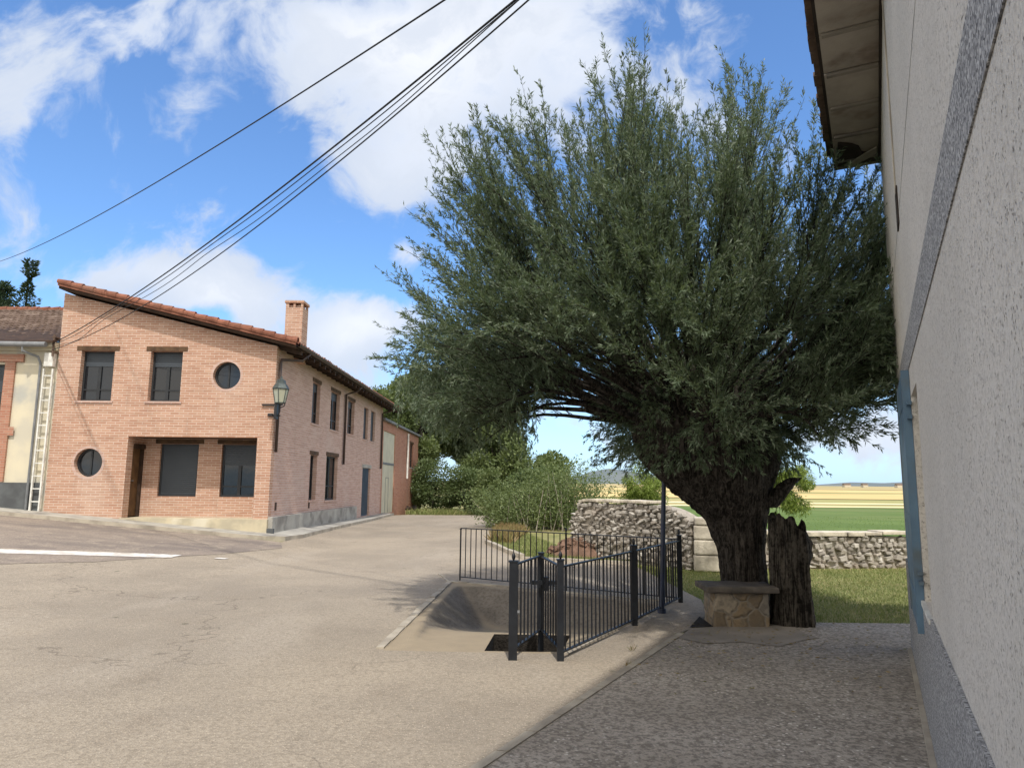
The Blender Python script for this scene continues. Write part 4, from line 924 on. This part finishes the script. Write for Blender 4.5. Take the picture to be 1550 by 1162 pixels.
# ------------------------------------------------------------------ overhead cables
pole = thing('roof_pole', (4.8, 1.8, H3+.3), 'steel service pole on the roof of the roughcast building', 'pole')
MB().tube([(4.8, 1.8, H3+.3), (4.8, 1.8, 8.1)], .04, 10).build('mast', 'grey_metal', pole)
def cable(a, b_, sag, rad, label, n=60, wig=0):
    a, b_ = Vector(a), Vector(b_); pts = []
    for i in range(n+1):
        t = i/n; p = a.lerp(b_, t); p.z -= sag*4*t*(1-t)
        if wig: p.z -= wig*max(0, math.sin(t*math.pi*5))**2*.5; p.x += wig*.3*math.sin(t*23)
        pts.append(p)
    return tag(MB().tube(pts, rad, 6).build('overhead_cable', 'cable', smooth=True), label, 'cable', 'overhead cables')
HB = (-12.97, YF-.22, 0)
CAB = [((HB[0], HB[1], 5.36), (4.80, 1.8, 7.49), .55, .012, 'thick overhead cable, uppermost of the bundle over the brick house', 0),
       ((HB[0], HB[1], 5.32), (4.80, 1.8, 7.52), .62, .007, 'thin overhead cable wound just below the uppermost of the bundle', .07),
       ((HB[0], HB[1], 5.26), (4.80, 1.8, 7.62), .74, .006, 'middle overhead cable hanging in loose loops over the brick house', .2),
       ((HB[0], HB[1], 5.18), (4.80, 1.8, 7.86), .99, .009, 'overhead cable sagging lowest of the bundle over the brick house', 0),
       ((-27.2, 33.9, 11.95), (4.80, 1.8, 6.70), .83, .011, 'single overhead cable crossing the sky on its own above the bundle', 0)]
MB().tube([(-27.2, 33.9, 0), (-27.2, 33.9, 12.2)], [.16, .1], 10).build('pole_dummy', 'wood_dark').name = 'utility_pole'
tag(bpy.data.objects['utility_pole'], 'tall wooden utility pole standing behind the low plastered house', 'pole')
for a, b_, sg, rd, lb, wg in CAB: cable(a, b_, sg, rd, lb, wig=wg)

# ------------------------------------------------------------------ plants
def norm(a): return a/(np.linalg.norm(a, axis=-1, keepdims=True)+1e-9)
def sweep_trunk(name, path, m, parent, seg=36, rough=.10, seed=0, steps=10, cap=True):
    """path: (x, y, z, rx, ry); lumpy bark surface"""
    rs_ = random.Random(seed); mb = MB(); rows = []
    ph = [rs_.uniform(0, 6.28) for _ in range(8)]
    pts = []
    for i in range(len(path)-1):
        for k in range(steps): t = k/steps; pts.append([path[i][q]*(1-t)+path[i+1][q]*t for q in range(5)])
    pts.append(list(path[-1]))
    for it in range(2):
        for i in range(1, len(pts)-1): pts[i] = [(pts[i-1][q]+2*pts[i][q]+pts[i+1][q])/4 for q in range(5)]
    n = len(pts)
    for i, (x, y, z, rx, ry) in enumerate(pts):
        for k in range(seg):
            a = 2*math.pi*k/seg; nz_ = mnoise.fractal(Vector((math.cos(a)*2.6+seed, math.sin(a)*2.6, z*1.1)), 1.0, 2.2, 4)*.10
            d = 1+rough*.6*(.55*math.sin(5*a+ph[0]+z*1.3)+.35*math.sin(9*a+ph[1]-z*2)+.3*math.sin(16*a+ph[2]+z*3.1)+.25*math.sin(3*a+ph[3]+z*4))+rs_.uniform(-.02, .02)+nz_
            mb.v.append((x+rx*d*math.cos(a), y+ry*d*math.sin(a), z+(rs_.uniform(-.02, .02) if 0 < i < n-1 else 0)))
    for i in range(n-1):
        for k in range(seg): a0 = i*seg+k; a1 = i*seg+(k+1) % seg; mb.f.append((a0, a1, a1+seg, a0+seg))
    if cap: mb.f.append(tuple((n-1)*seg+k for k in range(seg)))
    return mb.build(name, m, parent, smooth=True)

# --- the big pollard willow
wl = thing('willow_tree', (2.88, 9.05, 0), 'huge bushy pollard willow with a thick leaning dark trunk behind the bench', 'tree')
HC = np.array([2.35, 9.15, 2.2])
tr = sweep_trunk('trunk', [(2.90, 9.12, -.05, .38, .38), (2.85, 9.12, .22, .27, .31), (2.79, 9.12, .8, .27, .30), (2.74, 9.13, 1.2, .38, .34), (2.56, 9.14, 1.55, .63, .5), (2.42, 9.15, 1.95, .88, .62), (2.36, 9.15, 2.45, .92, .7), (2.38, 9.15, 2.85, .72, .6), (2.38, 9.15, 3.15, .3, .3)], 'bark', wl, seg=90, rough=.085, seed=2, steps=14)
sweep_trunk('branch_stub', [(3.05, 9.0, 1.35, .16, .14), (3.2, 8.95, 1.5, .12, .11), (3.32, 8.92, 1.64, .10, .09), (3.45, 8.9, 1.72, .06, .05)], 'bark', wl, seg=18, rough=.12, seed=3, steps=4)
# crown radius (metres from the pollard head) by angle in the X-Z plane
ANG = np.radians([-60, -35, -20, 0, 15, 30, 45, 60, 70, 80, 90, 105, 120, 130, 140, 150, 165, 180, 195, 205, 220, 240])
RAD = np.array([1.1, 1.75, 2.1, 2.5, 2.95, 3.2, 3.6, 3.9, 4.2, 4.65, 5.05, 5.3, 5.5, 5.4, 5.25, 4.75, 4.35, 4.15, 3.7, 2.9, 1.3, 1.0])*.97
def crown_r(d):
    a = np.arctan2(d[:, 2], d[:, 0]); a = np.where(a < -math.pi/2, a+2*math.pi, a)
    r_ = np.interp(a, ANG, RAD); c2 = d[:, 0]**2+d[:, 2]**2; s2 = d[:, 1]**2
    return 1/np.sqrt(c2/r_**2+s2/3.3**2)
def shoots(n, lo, seed, rmin=.62):
    g = np.random.default_rng(seed); d = norm(g.normal(size=(n*5, 3))*np.array([1.15, .95, 1.0])); d = d[d[:, 2] > lo][:n]; N = len(d)
    a = np.arctan2(d[:, 2], d[:, 0])
    r_ = crown_r(d)*np.clip(1-np.abs(g.normal(size=N))*.16, rmin, 1.0)
    S0 = HC+d*np.array([.78, .55, .55])+np.array([0, 0, .15]); E = HC+d*r_[:, None]
    side = 1-np.clip((d[:, 2]-.05)/.7, 0, 1)       # 1 for lateral shoots, 0 for upright
    Cc = S0+(E-S0)*.5+np.stack([0*side, 0*side, .55*side*np.clip(r_/3, .4, 1.2)], 1)
    upr = (1-side); Cc[:, 0] += (E[:, 0]-S0[:, 0])*.17*upr; Cc[:, 1] += (E[:, 1]-S0[:, 1])*.17*upr
    # the upper half of lateral left shoots turns up again at the tip
    E[:, 2] += .10*side
    return S0, Cc, E, r_, side, d
def bez(S0, Cc, E, t): t = t[..., None]; return S0*(1-t)**2+2*Cc*t*(1-t)+E*t**2
def bezt(S0, Cc, E, t): t = t[..., None]; return norm(2*(1-t)*(Cc-S0)+2*t*(E-Cc))
L0, LC, LE, lr, ls_, _ = shoots(230, -.28, 5, .5)
LE = HC+(LE-HC)*.80
LOWX, LOWZ = [-2.2, -1.5, -1.0, -.4, .1, .6, 1.2, 1.6, 3.2, 3.6, 4.0, 4.6, 5.2], [3.35, 2.75, 2.15, 1.95, 2.2, 2.7, 2.8, 1.95, 1.9, 2.05, 2.35, 2.8, 3.2]
ok = LE[:, 2] > np.interp(LE[:, 0], LOWX, LOWZ)+.1; L0, LC, LE, lr = L0[ok], LC[ok], LE[ok], lr[ok]
g0_ = np.random.default_rng(77); NS = 2900
li = g0_.integers(0, len(L0), NS); lt = np.where(g0_.random(NS) < .12, 1.0, g0_.uniform(.22, 1.0, NS)**.8)
S0 = bez(L0[li], LC[li], LE[li], lt); tan0 = bezt(L0[li], LC[li], LE[li], lt); outd = norm(S0-HC)
sdir = norm(tan0*.7+outd*.35+norm(g0_.normal(size=(NS, 3)))*.50+np.array([0, 0, .32]))
sl_n = g0_.uniform(.75, 1.75, NS); E = S0+sdir*sl_n[:, None]
dE = E-HC; rE = np.linalg.norm(dE, axis=1); rmax = crown_r(norm(dE))*g0_.uniform(.89, 1.04, NS); k = np.minimum(1, rmax/rE); E = HC+dE*k[:, None]
E[:, 2] += .12; E[:, 2] = np.maximum(E[:, 2], np.interp(E[:, 0], LOWX, LOWZ)+.1)
Cc = S0*.5+E*.5+norm(g0_.normal(size=(NS, 3)))*.07+np.stack([0*rE, 0*rE, np.where(dE[:, 2] < 1.2, .16, -.06)], 1)
r_ = side = None
mb = MB()
for i in range(len(L0)):
    r0_ = rng.uniform(.018, .042); ts = np.linspace(0, 1, 9); pts = bez(L0[i], LC[i], LE[i], ts); pts[0] = pts[0]*.75+HC*.25
    pts[1:-1] += rng.normal(size=(7, 3))*.022
    mb.tube([Vector(p) for p in pts], [max(.003, r0_*(1-.88*t)) for t in ts], 6, caps=False)
for i in range(NS):
    ts = np.linspace(0, 1, 5); pts = bez(S0[i], Cc[i], E[i], ts); mb.tube([Vector(p) for p in pts], [.0065, .005, .004, .003, .0015], 3, caps=False)
mb.build('branches', 'bark', wl, smooth=True)
# leafy sprays along the shoots: twigs, then narrow leaves on each twig
LP, LD, LL, LW = [], [], [], []
g = np.random.default_rng(21)
def spray(S0, Cc, E, r_, side, twigs, per, tmin, tw_len, ll=(.040, .074), lw=.0105, droop=0.0):
    N = len(S0)
    t = tmin+(1-tmin)*(g.random((N, twigs))**.85); base = bez(S0[:, None], Cc[:, None], E[:, None], t); tan = bezt(S0[:, None], Cc[:, None], E[:, None], t)
    rd = norm(g.normal(size=base.shape)); rd = norm(rd-tan*np.sum(rd*tan, -1, keepdims=True))
    op = g.uniform(.25, .75, size=t.shape)[..., None]
    tdir = norm(tan*np.cos(op)+rd*np.sin(op)+np.array([0, 0, .16-droop]))
    tl = (g.uniform(*tw_len, size=t.shape)*(1.12-.75*t))
    q = g.random((N, twigs, per)); p = base[:, :, None]+tdir[:, :, None]*(tl[..., None, None]*q[..., None])
    p[..., 2] -= (droop+.10)*(tl[..., None]*q)**2
    rd2 = norm(g.normal(size=p.shape)); d = norm(tdir[:, :, None]*.95+rd2*.62+np.array([0, 0, -.08-droop]))
    LP.append(p.reshape(-1, 3)); LD.append(d.reshape(-1, 3)); n = p.shape[0]*p.shape[1]*p.shape[2]
    LL.append(g.uniform(*ll, size=n)); LW.append(np.full(n, lw)*g.uniform(.8, 1.25, size=n))
spray(S0, Cc, E, r_, side, 12, 15, .10, (.16, .42))
spray(S0, Cc, E, r_, side, 40, 1, .15, (.02, .06))      # leaves right on the shoot, to its very tip
spray(L0, LC, LE, r_, side, 34, 10, .30, (.12, .35))
nd = 190; Sd = np.stack([g.uniform(-1.25, .4, nd), g.uniform(7.9, 10.6, nd), g.uniform(2.9, 3.5, nd)], 1); Ed = Sd+np.stack([-g.uniform(-.1, .3, nd), g.uniform(-.3, .3, nd), -g.uniform(.35, 1.15, nd)], 1)
spray(Sd, (Sd+Ed)/2+np.array([-.22, 0, .15]), Ed, None, None, 13, 13, .05, (.10, .30), droop=.25)
P_, D_, L_, W_ = map(np.concatenate, (LP, LD, LL, LW))
# the open arch under the left side of the crown
low = np.interp(P_[:, 0], LOWX, LOWZ)-np.where(P_[:, 0] < .3, .12, 0)
low += (P_[:, 1]-9.1)*.12
keep = P_[:, 2] > low+g.normal(size=len(low))*.14
leaves('crown', P_[keep], D_[keep], L_[keep], W_[keep], 'willow_leaf', wl)
print('willow leaves', sum(len(x) for x in LP))
# dark inner tufts sprouting round the pollard head
LP.clear(); LD.clear(); LL.clear(); LW.clear()
n = 700; d = norm(g.normal(size=(n, 3))*np.array([1, .9, .8])); S1 = HC+d*np.array([.80, .58, .6])+np.array([0, 0, .1]); E1 = S1+norm(d+np.array([0, 0, .1]))*g.uniform(.25, .75, size=(n, 1)); E1[:, 2] -= .12
msk = (S1[:, 2] > 1.9) & (E1[:, 2] > 1.72); S1, E1 = S1[msk], E1[msk]
spray(S1, (S1+E1)/2+np.array([0, 0, .12]), E1, None, None, 8, 9, .15, (.10, .26), droop=.2)
leaves('inner_sprouts', np.concatenate(LP), np.concatenate(LD), np.concatenate(LL), np.concatenate(LW), 'willow_leaf', wl)
# hanging sprays right of the trunk; sunlight is painted in as lime leaf colour
LP.clear(); LD.clear(); LL.clear(); LW.clear()
n = 46; S2 = np.stack([g.uniform(2.85, 3.45, n), g.uniform(9.1, 10.2, n), g.uniform(2.1, 2.9, n)], 1); E2 = S2+np.stack([g.uniform(-.1, .25, n), g.uniform(-.1, .2, n), -g.uniform(.4, 1.05, n)], 1)
spray(S2, (S2+E2)/2+np.array([.12, 0, .1]), E2, None, None, 14, 9, .1, (.08, .2), droop=.6)
lv = leaves('hanging_sprays', np.concatenate(LP), np.concatenate(LD), np.concatenate(LL), np.concatenate(LW), 'lime_leaf', wl); lv['label'] = 'hanging sprays right of the trunk, sunlight painted in as lime green'
mb = MB()
for a, b_ in zip(S2, E2): mb.tube([Vector(HC+np.array([.5, .2, .5])), Vector(a), Vector((a+b_)/2+np.array([.12, 0, .05])), Vector(b_)], [.012, .006, .004, .002], 3, caps=False)
mb.build('branches', 'bark', wl)

# --- dead stump
st_ = thing('tree_stump', (3.15, 8.7, 0), 'upright dead hollow stump with a jagged top standing right of the willow trunk', 'stump')
mb = MB(); seg = 72; rs_ = random.Random(8); rows = 44
for i in range(rows+1):
    t = i/rows; z = -.03+t*1.23
    for k in range(seg):
        a = 2*math.pi*k/seg; d = 1+.05*math.sin(6*a+1)+.035*math.sin(13*a+z*2)+.16*mnoise.fractal(Vector((math.cos(a)*2.4, math.sin(a)*2.4+7, z*1.2)), 1.0, 2.2, 4)+rs_.uniform(-.018, .018)
        rx = .23-.02*t+.03*(1-t)**4; knob = .06*math.exp(-((z-.95)/.09)**2)*max(0, math.cos(a-.1))**3+.05*math.exp(-((z-.80)/.06)**2)*max(0, math.cos(a))**4
        zz = z+(0 if i < rows else 0)+t**10*(.05*math.sin(3*a+1.2)+.035*math.sin(7*a)-.06*math.cos(a)+rs_.uniform(-.012, .012))
        mb.v.append((3.215+(rx*d+knob)*math.cos(a)-.02*t, 8.62+(.21*d)*math.sin(a), zz))
for i in range(rows):
    for k in range(seg): a0 = i*seg+k; a1 = i*seg+(k+1) % seg; mb.f.append((a0, a1, a1+seg, a0+seg))
b0_ = len(mb.v)
for k in range(seg):
    v = mb.v[rows*seg+k]; mb.v.append((3.22+(v[0]-3.22)*.6, 8.62+(v[1]-8.62)*.6, v[2]-.12))
for k in range(seg): mb.f.append((rows*seg+k, rows*seg+(k+1) % seg, b0_+(k+1) % seg, b0_+k))
mb.f.append(tuple(b0_+k for k in range(seg)))
mb.build('dead_trunk', 'dead_wood', st_, smooth=True)

# --- other trees
def clump_tree(name, x, y, h_, rx, rz, leafm, label, cat='tree', n=9000, ls=.16, seed=1, trunk=True, base=.0, group=None, lumps=26, zc=None, ry=None, up=.0, asp=.5, drop=0.0):
    g = np.random.default_rng(seed); z0 = h0(x, y); root = thing(name, (x, y, z0), label, cat, group)
    zc = zc if zc is not None else h_-rz; ry = ry or rx
    C = np.array([x, y, z0+zc]); L_ = norm(g.normal(size=(lumps, 3))); rad = g.uniform(.35, .95, lumps)**.6
    cc = C+L_*rad[:, None]*np.array([rx, ry, rz])*.8; cr = g.uniform(.20, .42, lumps)*min(rx, rz)
    idx = g.integers(0, lumps, n); dd = norm(g.normal(size=(n, 3))); rr_ = g.random(n)**.45
    P_ = cc[idx]+dd*(cr[idx]*rr_)[:, None]*np.array([1, 1, .85]); k = P_[:, 2] > z0+base; P_ = P_[k]; dd = dd[k]; n = len(P_)
    D_ = norm(dd+g.normal(size=(n, 3))*.8+np.array([0, 0, up-drop]))
    leaves('crown', P_, D_, g.uniform(.7, 1.3, n)*ls, g.uniform(.7, 1.3, n)*ls*asp, leafm, root)
    if trunk:
        mb = MB(); r_ = max(.03, h_*.016); mb.tube([(x, y, z0-.1), (x+.02*h_, y, z0+zc*.5), (x, y, z0+zc)], [r_*1.5, r_, r_*.6], 8)
        for q in cc[:14]: mb.tube([(x, y, z0+zc*.45+.2*(q[2]-z0-zc*.45)), tuple((np.array([x, y, z0+zc])+q)/2), tuple(q)], [r_*.5, r_*.35, r_*.12], 5, caps=False)
        mb.build('trunk', 'bark', root, smooth=True)
    return root
GR = 'trees at the end of the road'
TL = [(-12.2, 60, 11.4, 2.4, 3.4, 'mid_leaf', 'dark treetop just showing over the eave of the brick house', 1, 9000),
      (-7.2, 51, 11.6, 3.3, 4.9, 'mid_leaf', 'tall broad green tree just behind the red brick outbuilding', 2, 34000),
      (-3.4, 54, 12.4, 3.8, 5.4, 'pale_leaf', 'tall greyish green tree with gaps to the sky at the end of the road', 3, 32000),
      (-1.6, 51, 6.8, 2.6, 3.1, 'mid_leaf', 'green tree right of the tall greyish one, behind the willow branches', 4, 20000),
      (1.6, 46, 4.1, 2.0, 1.9, 'mid_leaf', 'lower dark tree directly behind the roadside bush', 12, 12000)]
for x, y, hh_, rx, rz, lm, lb, sd_, nn_ in TL: clump_tree('broadleaf_tree', x, y, hh_, rx, rz, lm, lb, n=nn_, ls=.26, seed=sd_, group=GR, lumps=34, base=.6)
BS = [(-5.6, 46.5, 3.6, 1.9, 1.9, 'dark_leaf', 'dark shrub at the corner of the red outbuilding', 5), (-3.4, 45.5, 3.4, 1.8, 1.8, 'dark_leaf', 'dark green shrub in the middle of the row closing the road', 6),
      (-1.2, 43.5, 3.2, 1.7, 1.7, 'mid_leaf', 'mid green shrub beside the road end, left of the roadside bush', 7), (.9, 41, 3.0, 1.7, 1.6, 'dark_leaf', 'dark shrub half hidden behind the roadside bush', 8)]
for x, y, hh_, rx, rz, lm, lb, sd_ in BS: clump_tree('shrub', x, y, hh_, rx, rz, lm, lb, 'shrub', n=9000, ls=.16, seed=sd_, group='shrubs closing off the road', lumps=26, trunk=True)
bush = thing('roadside_bush', (1.0, 27, 0), 'large loose grey green roadside bush with whitish stems left of the stone wall', 'shrub')
gb = np.random.default_rng(31); nb_ = 420; bx = np.stack([gb.uniform(-.9, 2.5, nb_), gb.normal(27, .7, nb_), np.zeros(nb_)], 1)
hh_ = (1.45+1.35*np.exp(-((bx[:, 0]-1.6)/1.1)**2))*gb.uniform(.62, 1.0, nb_); lean = np.stack([(bx[:, 0]-.9)*.12+gb.normal(0, .42, nb_), gb.normal(0, .3, nb_), hh_], 1)
BL = []; BD = []
for q in range(62):
    t = gb.uniform(.12, 1, nb_)[:, None]; p = bx+lean*t+np.stack([.25*t[:, 0]**2*np.sign(lean[:, 0]), 0*t[:, 0], -.12*t[:, 0]**2], 1)+gb.normal(size=(nb_, 3))*.17; BL.append(p); BD.append(norm(norm(lean)*.6+gb.normal(size=(nb_, 3))*.8))
BL = np.concatenate(BL); BD = np.concatenate(BD); leaves('crown', BL, BD, gb.uniform(.07, .13, len(BL)), gb.uniform(.03, .06, len(BL)), 'mid_leaf', bush)
mb = MB()
for k in range(0, nb_, 7): mb.tube([Vector(bx[k])-Vector((0, 0, .05)), Vector(bx[k]+lean[k]*.45), Vector(bx[k]+lean[k]*.8)], [.016, .010, .003], 4, caps=False)
mb.build('stems', 'mortar', bush)
clump_tree('weeping_willow', 5.2, 30, 2.9, 1.35, 1.2, 'lime_leaf', 'small lime green weeping tree behind the tall stone wall', n=11000, ls=.15, seed=10, asp=.2, drop=1.4, zc=1.5)
clump_tree('weeping_willow', 9.0, 24, 3.0, 1.0, 1.1, 'lime_leaf', 'lime green weeping tree showing in the gap right of the willow trunk', n=8000, ls=.13, seed=14, asp=.2, drop=1.6, zc=1.55, trunk=False)
clump_tree('conifer', -27.2, 35, 12.2, 1.9, 3.4, 'conifer_leaf', 'dark rounded conifer top behind the low tiled roof', n=16000, ls=.2, seed=11, asp=.35)
# slim cypress-like tree
root = thing('slender_tree', (-25.2, 35, h0(-25.2, 35)), 'thin ragged conifer standing alone right of the rounded one', 'tree')
g = np.random.default_rng(4); n = 2400; z = g.uniform(8.5, 12.7, n); lob = .16+.16*np.sin(z*3.6+1)+.12*np.sin(z*9)+.35*np.clip((11.6-z)/1.5, 0, 1); a = g.uniform(0, 6.28, n); q = g.random(n)**.5*lob
leaves('crown', np.stack([-25.2+q*np.cos(a)+.12*np.sin(z*1.7), 35+q*np.sin(a), z], 1), norm(np.stack([np.cos(a), np.sin(a), np.full(n, .5)], 1)), g.uniform(.12, .24, n), g.uniform(.05, .09, n), 'conifer_leaf', root)
MB().tube([(-25.2, 35, .5), (-25.1, 35, 9), (-25.2, 35, 12.5)], [.14, .07, .02], 7).build('trunk', 'bark', root)

# --- grass, crop and weeds (uncountable)
def blades(name, poly, n, hh, wd, m, label, cat, seed, lean=.5, hfn=h0, clumpy=0):
    g = np.random.default_rng(seed); tris = tessellate_polygon([[Vector((x, y, 0)) for x, y in poly]]); V = np.array(poly)
    T = np.array([[V[i] for i in t] for t in tris]); ar = np.abs(np.cross(T[:, 1]-T[:, 0], T[:, 2]-T[:, 0])); k = g.choice(len(T), n, p=ar/ar.sum())
    r1, r2 = np.sqrt(g.random(n)), g.random(n); P2 = T[k, 0]*(1-r1)[:, None]+T[k, 1]*(r1*(1-r2))[:, None]+T[k, 2]*(r1*r2)[:, None]
    if clumpy:
        f_ = np.sin(P2[:, 0]*2.1+3*np.sin(P2[:, 1]*.9))+np.sin(P2[:, 1]*1.7+2*np.sin(P2[:, 0]*1.3)); P2 = P2[f_+g.normal(size=n)*.8 > -clumpy+.3]; n = len(P2)
    z = np.array([hfn(x, y) for x, y in P2])-.03
    leaves(name, np.column_stack([P2, z]), norm(np.stack([g.normal(size=n)*lean, g.normal(size=n)*lean, np.ones(n)], 1)), g.uniform(.5, 1.3, n)*hh, g.uniform(.7, 1.3, n)*wd, m)
    return tag(bpy.data.objects[-1] if False else col.objects[-1], label, cat, kind='stuff')
blades('grass', [(2.66, 10.5), (2.70, 9.9), (3.3, 9.0), (3.5, 8.77), (9.5, 8.77), (11, 15.4), (4.2, 14.3), (3.4, 14.4), (2.4, 15.0)], 60000, .055, .010, 'grass_blade', 'short mown green and dry grass between the patio and the low stone wall', 'grass', 1, .6)
blades('grass', [(.1, 16.0), (2.3, 15.1), (3.2, 15.0), (1.3, 17.5), (-.2, 27), (.6, 27), (-.6, 36), (-1.1, 37), (-.62, 26), (-.78, 20)], 26000, .10, .014, 'grass_blade', 'taller tufted grass on the verge in front of the roadside bush', 'grass', 2, .5)
blades('grass', [(-1.1, 37), (-.6, 28), (3.5, 26), (6, 40), (2, 46), (-2.2, 50)], 22000, .32, .03, 'grass_blade', 'long rank grass under the bushes beside the road end', 'grass', 3, .4)
blades('weeds', [(-.78, 20.2), (-.2, 19.5), (.3, 24), (-.3, 26), (-.68, 26)], 2600, .32, .03, 'dry_weed', 'brownish dry weeds on the verge corner beside the road', 'weeds', 4, .4)
blades('weeds', [(-6.5, 41), (-6.0, 41), (-6.0, 60), (-2.3, 60), (-2.2, 47), (-2.5, 45.2), (-6.3, 45.2)], 7000, .4, .05, 'grass_blade', 'scrub grass across the far end of the road', 'grass', 5, .4)
blades('crop', [(3.4, 17.6), (60, 17.6), (60, 40), (5, 40)], 60000, .08, .03, 'crop_leaf', 'low green crop covering the field beyond the stone wall', 'crop', 6, .5)
blades('weeds', [(K(4), 4), (K(8), 8), (K(8)+.04, 8), (K(4)+.04, 4)], 70, .045, .006, 'dry_weed', 'tiny weeds growing in the joint along the patio kerb', 'weeds', 7, .7)
gl = np.random.default_rng(19); nl = 900; xy = np.stack([gl.normal(2.3, 1.3, nl), gl.normal(8.3, 1.2, nl)], 1); kk = np.array([K(y) < x < 4.2 and y < 8.7 and not (2.1 < x < 3.5 and y > 8.25) for x, y in xy]); xy = xy[kk]; nl = len(xy)
leaves('leaf_litter', np.column_stack([xy, np.full(nl, .032)]), norm(gl.normal(size=(nl, 3))*[1, 1, .12]), gl.uniform(.025, .06, nl), gl.uniform(.007, .013, nl), 'dry_weed')
tag(col.objects[-1], 'fallen dry willow leaves scattered on the patio near the bench', 'leaves', kind='stuff')
for (x, y, s_) in ((.98, 6.62, .09), (1.12, 7.25, .13)):
    gg = np.random.default_rng(int(x*100)); n = 14; leaves('weed_tuft', np.tile([x, y, 0.0], (n, 1))+gg.normal(size=(n, 3))*[.012, .012, 0], norm(gg.normal(size=(n, 3))*[.6, .6, 0]+[0, 0, 1]), gg.uniform(.4, 1, n)*s_, .007, 'dry_weed')
    tag(col.objects[-1], 'small dry weed tuft on the concrete beside the railing' if x < 1 else 'slightly taller lone weed between the railing and the patio kerb', 'weed')

# --- distant village on the plain
vg = random.Random(6)
VILL = [(640, 1210), (668, 1240), (690, 1200), (715, 1260), (745, 1225), (600, 1250), (790, 1270), (560, 1230)]
WHAT = [('leftmost', 'second from the left', 'third from the left', 'fourth from the left', 'fourth from the right', 'third from the right', 'second from the right', 'rightmost')[sorted(x/y for x, y in VILL).index(x_/y_)] for x_, y_ in VILL]
src = None
for i, (x, y) in enumerate(VILL):
    z0 = h0(x, y); r_ = thing('village_house', (x, y, z0), 'tiny pale far-off village house on the plain, '+WHAT[i]+' of the eight', 'house', 'far-off village houses on the plain')
    w_ = vg.uniform(6, 15); hgt = vg.uniform(2, 5)
    MB().box((x-w_/2, y-5, z0-1), (x+w_/2, y+5, z0+hgt)).build('wall', 'pale_stone', r_)
    MB().add([(x-w_/2-.4, y-5.4, z0+hgt), (x+w_/2+.4, y-5.4, z0+hgt), (x+w_/2+.4, y+5.4, z0+hgt), (x-w_/2-.4, y+5.4, z0+hgt), (x-w_/2-.4, y, z0+hgt+2.4), (x+w_/2+.4, y, z0+hgt+2.4)], [(0, 1, 5, 4), (3, 4, 5, 2), (0, 4, 3), (1, 2, 5), (0, 3, 2, 1)]).build('roof', 'tile_old', r_)
